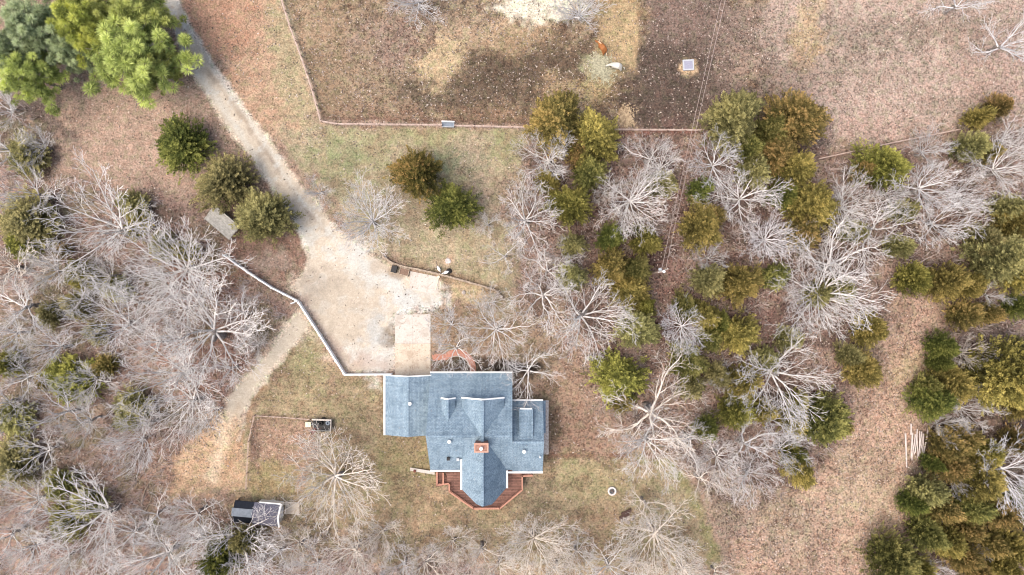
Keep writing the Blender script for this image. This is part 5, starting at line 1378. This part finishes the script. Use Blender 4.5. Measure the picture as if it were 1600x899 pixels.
CEDARS = [
 (287, 228, 90, 'D', 'dark green round cedar left of the gravel driveway, nearest the pines', None, .75),
 (353, 284, 97, 'P', 'big sage-olive cedar left of the gravel driveway, middle of three', None, .8),
 (415, 338, 90, 'P', 'olive cedar left of the gravel driveway, lowest of three', None, .8),
 (653, 273, 86, 'B', 'bronze-sided cedar on the front lawn, upper of the two', None, 1.15),
 (706, 325, 78, 'D', 'dark green ball cedar on the front lawn, lower of the two'),
 (48, 345, 100, 'P', 'olive cedar at far left below the dark thicket'), (36, 378, 60, 'L', 'yellow-green cedar at far left under the olive one'),
 (208, 322, 54, 'D', 'dark olive cedar behind the bare limbs below the tan clearing'),
 (42, 246, 70, 'P', 'dim olive cedar behind the white-limbed tree on the left edge'),
 (130, 432, 58, 'L', 'yellow-green cedar under the left fan of the largest oak'),
 (100, 392, 26, 'O', 'tiny orange cedar left of the largest oak'),
 (214, 352, 46, 'Y', 'yellowish cedar between the two big bare trees by the clearing'), (292, 392, 36, 'Y', 'yellow-brown cedar under the crown of the largest oak'),
 (112, 592, 88, 'L', 'lime cedar with an orange left side in the left wood'), (74, 594, 40, 'O', 'orange cedar against the left side of the lime one'),
 (163, 572, 46, 'O', 'small orange cedar under the leaning grey bare tree'),
 (206, 640, 66, 'D', 'dark green cedar under bare limbs left of the dirt track'),
 (10, 570, 52, 'L', 'yellow-green cedar cut by the left edge'), (24, 722, 84, 'P', 'pale sage thicket cedar at far left'), (96, 756, 56, 'G', 'mid-green cedar right of the pale sage one at far left'),
 (104, 815, 66, 'L', 'bright green cedar under the leaning bare tree at bottom left'), (140, 786, 56, 'D', 'dark green cedar above right of the bright bottom-left one'),
 (345, 872, 72, 'D', 'dark olive cedar on the bottom edge below the shed'), (384, 842, 44, 'P', 'olive cedar against the lower side of the shed'),
 (118, 478, 52, 'D', 'olive cedar below the yellow-green one in the left wood'), (150, 522, 40, 'P', 'pale olive cedar in the middle of the left wood'), (24, 654, 62, 'P', 'pale olive cedar on the left edge level with the house'),
 (182, 452, 50, 'P', 'olive cedar under bare limbs left of the largest oak'), (255, 385, 50, 'P', 'dim olive cedar in the shade of the largest oak'), (75, 492, 44, 'P', 'dim olive cedar beside the long white-limbed tree at far left'),
 # top of the centre wood
 (867, 192, 84, 'O', 'bronze cedar poking over the field fence, left of the two'), (928, 220, 86, 'Y', 'yellow-olive cedar at the field fence, right of the bronze one'),
 (905, 236, 50, 'O', 'bronze-tipped cedar squeezed below the two fence cedars'),
 (920, 272, 54, 'G', 'mid-green cedar right of the round bare tree by the lawn'), (890, 320, 66, 'L', 'bright yellow-green cedar on the lawn side of the centre wood'),
 (1034, 288, 44, 'P', 'pale sage cedar behind limbs left of the power lines'), (856, 286, 40, 'Y', 'small olive cedar under the round bare tree by the lawn'),
 (953, 372, 42, 'D', 'dark green small cedar below the perfect round bare oak'), (1008, 376, 50, 'L', 'bright lime cedar left of the power lines near the pole'),
 (954, 418, 56, 'Y', 'yellow cedar left of the utility pole'), (994, 422, 42, 'G', 'green cedar touching the utility pole gap on the left'),
 (985, 455, 58, 'Y', 'golden cedar below left of the utility pole'), (892, 432, 46, 'P', 'pale olive cedar behind the crooked bare tree'), (894, 382, 40, 'P', 'sage green cedar under the yellow-green lawn-side cedar'),
 (995, 514, 62, 'P', 'large sage cedar in the centre wood below the golden one'), (1008, 478, 34, 'L', 'small bright green cedar above the large sage one'),
 (966, 590, 80, 'L', 'flat-topped lime cedar right of the house', None, .8), (972, 628, 36, 'Y', 'small yellow cedar under the lower edge of the flat lime cedar'),
 (1096, 355, 70, 'Y', 'olive cedar with tan top right of the power lines'), (1112, 338, 40, 'O', 'tan-bronze cedar against the olive one right of the power lines'),
 (1094, 298, 42, 'D', 'dark green cedar right beside the power lines'),
 (1142, 188, 82, 'P', 'pale yellow-green cedar at the field fence beside the power lines', None, 1.1), (1204, 204, 56, 'G', 'green cedar between the pale and bronze fence cedars'),
 (1242, 188, 84, 'O', 'dark bronze cedar at the right end of the fence row'), (1210, 242, 54, 'O', 'orange-tipped cedar below the green fence cedar'), (1168, 230, 46, 'G', 'green cedar below the pale yellow-green fence cedar'),
 (1240, 268, 62, 'Y', 'golden olive cedar at the top of the bronze row in the right wood'), (1266, 320, 78, 'Y', 'large golden cedar in the middle of the bronze row'), (1252, 364, 52, 'O', 'bronze cedar at the lower end of the bronze row'),
 (1178, 268, 54, 'P', 'olive cedar behind the bare oak right of the power lines'), (1222, 306, 44, 'D', 'dark cedar left of the large golden one'),
 (1104, 438, 52, 'P', 'olive-green cedar right of the utility pole'), (1156, 444, 66, 'Y', 'yellow cedar right of the utility pole, second from it'), (1210, 432, 44, 'G', 'mid-green cedar below the frosty white tree'),
 (1072, 480, 44, 'G', 'green cedar above the frosty grey tree below the pole'), (1100, 494, 46, 'Y', 'golden cedar right of the frosty grey tree'), (1124, 508, 42, 'D', 'dark cedar between two golden cedars below the pole'),
 (1152, 522, 62, 'Y', 'brightest golden cedar in the middle wood'), (1108, 530, 38, 'G', 'small green cedar under the dark one in the middle wood'), (1074, 564, 60, 'G', 'olive-green cedar below the frosty grey tree'),
 (1120, 586, 40, 'P', 'olive cedar in a gap of the middle wood'), (1160, 598, 58, 'Y', 'golden cedar above the bright lime one in the middle wood'), (1150, 640, 60, 'L', 'bright lime cedar in the lower middle wood'), (1190, 640, 46, 'Y', 'yellow cedar right of the bright lime one'),
 (1080, 605, 40, 'P', 'dim olive cedar behind the widest bare oak'), (1102, 668, 40, 'D', 'small dark green cedar below the widest bare oak'),
 # along the lane
 (1358, 516, 56, 'Y', 'yellow-olive cedar on the left of the lane top'), (1346, 578, 60, 'Y', 'golden cedar on the left of the lane, half way down'), (1328, 556, 44, 'P', 'sage cedar left of the golden lane cedar'),
 (1286, 656, 76, 'G', 'green cedar at the left bend of the lane'), (1240, 656, 48, 'Y', 'golden cedar left of the green one at the lane bend'), (1306, 662, 40, 'Y', 'golden cedar on the right flank of the green lane-bend one'), (1242, 626, 34, 'Y', 'small yellow cedar above the golden lane-bend one'),
 (1246, 732, 52, 'Y', 'upright olive cedar on the lower left side of the lane', (1.25, 100)), (1240, 710, 34, 'D', 'small dark cedar on top of the upright olive one'),
 # right wood
 (1377, 262, 78, 'L', 'bright lime cedar under the slanting field fence', (1.2, -10)), (1348, 268, 40, 'O', 'brownish cedar on the left flank of the bright lime one'),
 (1558, 168, 44, 'O', 'bronze cedar touching the right end of the field fence'), (1528, 184, 40, 'Y', 'olive cedar left of the bronze one on the field fence'),
 (1512, 232, 52, 'P', 'olive cedar left of the orange one near the right edge'), (1540, 238, 40, 'O', 'orange cedar near the right edge below the fence'),
 (1424, 436, 54, 'L', 'lime cedar above the top of the cleared lane'), (1476, 442, 68, 'Y', 'olive-gold cedar right of the lime one above the lane'), (1512, 446, 44, 'Y', 'small golden cedar right of the olive-gold one above the lane'),
 (1558, 402, 100, 'P', 'big sage cedar near the right edge'), (1535, 378, 60, 'P', 'sage cedar on the upper left of the big sage one'), (1592, 432, 60, 'Y', 'golden cedar on the right edge below the big sage one'), (1588, 352, 58, 'Y', 'olive cedar on the right edge above the big sage one'),
 (1505, 492, 48, 'O', 'dark bronze bush cedar above the dark lane cedar'), (1540, 490, 44, 'O', 'orange-brown bush cedar right of the dark bronze one'),
 (1468, 540, 46, 'D', 'small dark cedar on the right of the lane top'), (1467, 566, 38, 'D', 'dark cedar just under the small dark one on the lane'), (1482, 602, 66, 'Y', 'golden cedar right of the lane, half way down'), (1452, 626, 64, 'D', 'dark-sided cedar bulging into the lane from the right'), (1448, 606, 46, 'G', 'green cedar above the dark-sided one on the lane'),
 (1562, 588, 112, 'Y', 'biggest golden cedar near the right edge', None, 1.15), (1596, 632, 66, 'Y', 'golden cedar on the right edge below the biggest one'), (1590, 548, 48, 'P', 'olive cedar on the right edge above the biggest golden one'), (1592, 478, 44, 'D', 'dim dark cedar on the right edge above the golden ones'),
 (1575, 325, 54, 'P', 'dim olive cedar under the drooping white tree'), (1332, 362, 40, 'P', 'small olive cedar under the six-limbed white tree'), (1410, 330, 44, 'P', 'dim sage cedar under the grey bare tree by the lime cedar'), (1275, 462, 40, 'P', 'dim sage cedar under the large oak left of the lane'), (1312, 452, 44, 'P', 'dim olive cedar under the long-limbed right wood oak'), (1402, 385, 40, 'P', 'small sage cedar above the lime lane cedar'),
 (1196, 560, 42, 'P', 'dim sage cedar under the oak left of the mid lane'), (1232, 530, 40, 'P', 'dim sage cedar above the oak left of the mid lane'),
 (1478, 694, 54, 'O', 'bronze cedar right of the peeled pole heap'), (1502, 684, 54, 'O', 'bronze cedar second right of the peeled pole heap'), (1446, 766, 54, 'P', 'olive cedar below the peeled pole heap'), (1484, 726, 60, 'O', 'bronze cedar in the mass between the poles and the tiny white bush'),
 (1526, 748, 72, 'Y', 'golden cedar in the mass below the dense white tree'), (1468, 792, 62, 'O', 'bronze cedar in the mass below the tiny white bush'), (1518, 792, 60, 'G', 'green cedar in the middle of the bronze mass'), (1560, 800, 62, 'O', 'bronze cedar right of the green one in the mass'),
 (1448, 832, 62, 'G', 'green cedar at the lane side of the bronze mass'), (1478, 846, 52, 'Y', 'golden cedar low in the bronze mass'), (1508, 826, 48, 'O', 'orange cedar low in the bronze mass'), (1500, 868, 48, 'O', 'orange-brown cedar near the bottom of the bronze mass'), (1546, 850, 54, 'O', 'bronze cedar near the bottom right corner'),
 (1584, 856, 62, 'Y', 'olive-gold cedar in the bottom right corner'), (1592, 790, 54, 'D', 'dark cedar on the right edge beside the bronze mass'), (1566, 886, 54, 'Y', 'yellow cedar on the bottom edge near the right corner'), (1590, 690, 54, 'O', 'bronze cedar on the right edge behind the dense white tree'), (1424, 786, 44, 'D', 'dark cedar on the lane edge of the bronze mass'),
 (1392, 876, 84, 'G', 'green cedar with yellow tips at the bottom of the lane'), (1432, 886, 52, 'L', 'lime cedar on the bottom edge right of the green lane cedar'), (1520, 890, 46, 'O', 'bronze cedar on the bottom edge of the mass'),
 (1538, 706, 46, 'Y', 'small golden cedar left of the dense white tree'), (1456, 724, 30, 'D', 'small dark cedar at the foot of the peeled poles'),
]
for a in CEDARS: cedar(*a)

# ------------------------------------------------------------------ pines
def pine_variant(seed, ntuft=230, needles=170, Rr=6.2, h=15.0):
    rs = np.random.RandomState(seed); rg = random.Random(seed)
    tb = MB(); tb.tube([(0, 0, 0), (.1, 0, 5), (0, .1, 10), (0, 0, h-.6)], [.32, .26, .17, .06], 8); trunk = tb.mesh('trunk', M['trunk'])
    lb = MB(); T = []
    nb = 42
    for k in range(nb):
        f = k/(nb-1); z = 5.5+(h-6.2)*f; az = k*2.4+rg.uniform(-.3, .3); ln = Rr*(1-f)**.55*rg.uniform(.7, 1.1)+.5
        e = Vector((math.cos(az)*ln, math.sin(az)*ln, z+ln*(.05+.35*f))); s0 = Vector((0, 0, z)); m = s0.lerp(e, .5)+Vector((0, 0, -.15))
        lb.tube([s0, m, e], [.10*(1-f)+.03, .06*(1-f)+.025, .02], 5, False)
        for j in range(max(2, int(ln*1.5))):
            q = rg.uniform(.3, .95); p = s0.lerp(e, q); off = Vector((rg.gauss(0, .10*ln*q+.2), rg.gauss(0, .10*ln*q+.2), rg.gauss(.2, .3)))
            T.append(p+off)
            lb.tube([s0.lerp(e, max(.2, q-.2)), p+off], [.03, .015], 3, False)
    C0 = np.array([tuple(p) for p in T]); n = len(C0)
    r = rs.uniform(.75, 1.1, n)
    dv = nrm(rs.randn(n, needles, 3)+np.array([0, 0, .45]))
    ln = r[:, None]*rs.uniform(.8, 1.15, (n, needles))
    C = C0[:, None]+dv*(ln*.62)[..., None]
    Wv = nrm(np.cross(dv, rs.randn(n, needles, 3)))
    tint = np.clip(rs.normal(.45, .2, n)[:, None]+.35*(dv[..., 2]-.2)*.5+rs.randn(n, needles)*.1, 0, 1)
    k = n*needles
    V = leaf_quads(C.reshape(-1, 3), dv.reshape(-1, 3), Wv.reshape(-1, 3), (ln*.75).ravel(), rs.uniform(.06, .11, k))
    return trunk, lb.mesh('branches', M['trunk']), tinted('crown', V, tint.ravel(), LEAF['pine'])
PINES = [pine_variant(300+i) for i in range(3)]
for i, (x, y, d, cls, sc, label) in enumerate([
  (236, 104, 80, 'pine', .8, 'smaller green pine at the edge of the gravel driveway'),
  (196, 78, 172, 'pine', 1.0, 'largest bright green pine beside the top of the gravel driveway'),
  (165, 25, 100, 'pine', .9, 'bright green pine on the top edge between the yellow-green and driveway ones'),
  (8, 78, 100, 'pineB', .9, 'blue-green pine cut by the left edge beside the corner pine'),
  (206, 18, 125, 'pine', .9, 'green pine on the top edge left of the driveway'),
  (118, 28, 120, 'pineY', 1.05, 'yellow-green pine on the top edge, second group from the left'),
  (45, 40, 130, 'pineB', 1.0, 'pale blue-green pine in the top left corner'),
  (35, 112, 110, 'pine', .85, 'green pine on the left edge below the corner pine'),
  (105, 72, 80, 'pineB', .8, 'small blue-green pine between the corner pine and the largest one'),
  (160, 60, 90, 'pineY', .95, 'yellow-tufted pine against the left side of the largest one')]):
    tr, br, cr = PINES[i % 3]; q = P(x, y, 10*sc)
    t = thing('pine_tree', label, 'tree', (q.x, q.y, 0), i*1.3, 'tall pines by the driveway'); s = d*S*.9/12.4; t.scale = (s, s, sc*.86)
    link('trunk', tr, t); link('branches', br, t); o = link('crown', cr, t)
    o.material_slots[0].link = 'OBJECT'; o.material_slots[0].material = LEAF[cls]

# ------------------------------------------------------------------ brush on the wood floor
def brush():
    rs = np.random.RandomState(5); pts = []
    cand = np.stack([rs.uniform(-10, 1610, 9000), rs.uniform(150, 905, 9000)], -1)
    dl = poly_sd(cand[:, 0], cand[:, 1], WOODS_L); dc = poly_sd(cand[:, 0], cand[:, 1], WOODS_C)
    dn = fbm(cand[:, 0], cand[:, 1], 60, 12)
    lane = [(1385, 440), (1490, 470), (1450, 640), (1430, 860), (1340, 910), (1140, 910), (1240, 770), (1330, 690), (1340, 560)]
    ln = poly_sd(cand[:, 0], cand[:, 1], lane); tk = poly_sd(cand[:, 0], cand[:, 1], TRACK); sh = line_d(cand[:, 0], cand[:, 1], [(372, 796), (440, 796)])
    hs = poly_sd(cand[:, 0], cand[:, 1], [(590, 570), (860, 570), (870, 800), (660, 800), (590, 690)])
    clr = poly_sd(cand[:, 0], cand[:, 1], [(385, 640), (480, 640), (480, 770), (250, 780), (300, 680)])
    ok = ((dl < -4) | (dc < -6)) & (dn > .46) & (ln > 6) & (tk > 6) & (sh > 34) & (hs > 12) & (clr > 0)
    C = cand[ok][:2600]; out = MB()
    V = []; F = []; base = 0
    for x, y in C:
        c = P(x, y); h = rs.uniform(.8, 2.2)
        for k in range(rs.randint(5, 9)):
            a = rs.rand()*6.28; sp = rs.uniform(.3, .9)*h; tip = np.array([c.x+math.cos(a)*sp, c.y+math.sin(a)*sp, h*rs.uniform(.7, 1)])
            b0 = np.array([c.x, c.y, 0.0]); mid = b0*.5+tip*.5+np.array([rs.randn()*.08, rs.randn()*.08, .1*h])
            s = np.array([-math.sin(a), math.cos(a), 0])*.022
            V += [b0-s, b0+s, mid+s, mid-s, tip, mid+np.array([0, 0, -.03])]
            F += [(base, base+1, base+2, base+3), (base+3, base+2, base+4), (base+2, base+5, base+4), (base+5, base+3, base+4), (base+1, base, base+5)]
            base += 6
    me = bpy.data.meshes.new('undergrowth'); me.from_pydata([tuple(v) for v in V], [], F); me.update(); me.materials.append(M['twig'])
    o = link('undergrowth', me); o['kind'] = 'stuff'; tag(o, 'thin grey-brown brush and saplings over the wood floors', 'undergrowth')
brush()

# ------------------------------------------------------------------ fallen leaves lying on the ground
def litter():
    rs = np.random.RandomState(8); n0 = 90000
    x = rs.uniform(-20, 1620, n0); y = rs.uniform(-10, 910, n0)
    wood = (poly_sd(x, y, WOODS_L) < 8) | (poly_sd(x, y, WOODS_C) < 8) | (poly_sd(x, y, LANE) < 4)
    past = (poly_sd(x, y, PAST) < 0) | (poly_sd(x, y, PASTR) < 0)
    clear = (poly_sd(x, y, DRIVE) < 0) | (poly_sd(x, y, TRACK) < 0)
    hs = poly_sd(x, y, [(598, 580), (805, 575), (858, 625), (858, 740), (780, 800), (680, 765), (660, 690), (598, 690)]) < 0
    pr = np.where(wood, .62, np.where(past, .42, .15)); pr = np.where(clear, .05, pr)*(0.5+1.1*sm((fbm(x, y, 30, 15)-.38)/.25))
    k = (rs.rand(n0) < pr) & ~hs; x = x[k]; y = y[k]; n = len(x)
    C = np.stack([(x-800)*S, -(y-449.5)*S, rs.uniform(.035, .07, n)], -1)
    th = rs.rand(n)*6.28; U = nrm(np.stack([np.cos(th), np.sin(th), rs.uniform(-.15, .15, n)], -1)); Wv = nrm(np.stack([-np.sin(th), np.cos(th), rs.uniform(-.3, .3, n)], -1))
    V = leaf_quads(C, U, Wv, rs.uniform(.16, .42, n), rs.uniform(.10, .22, n))
    tint = np.clip(np.where(rs.rand(n) < .55, rs.normal(.2, .12, n), rs.normal(.60, .14, n)), 0, 1)
    m = leaf_material('fallen_leaf', (0.055, 0.040, 0.034), (0.20, 0.155, 0.128), (0.50, 0.42, 0.35), 0.0)
    o = link('leaf_litter', tinted('leaf_litter', V, tint, m)); o['kind'] = 'stuff'; tag(o, 'fallen brown and pale leaves scattered over the ground', 'leaf litter')
litter()
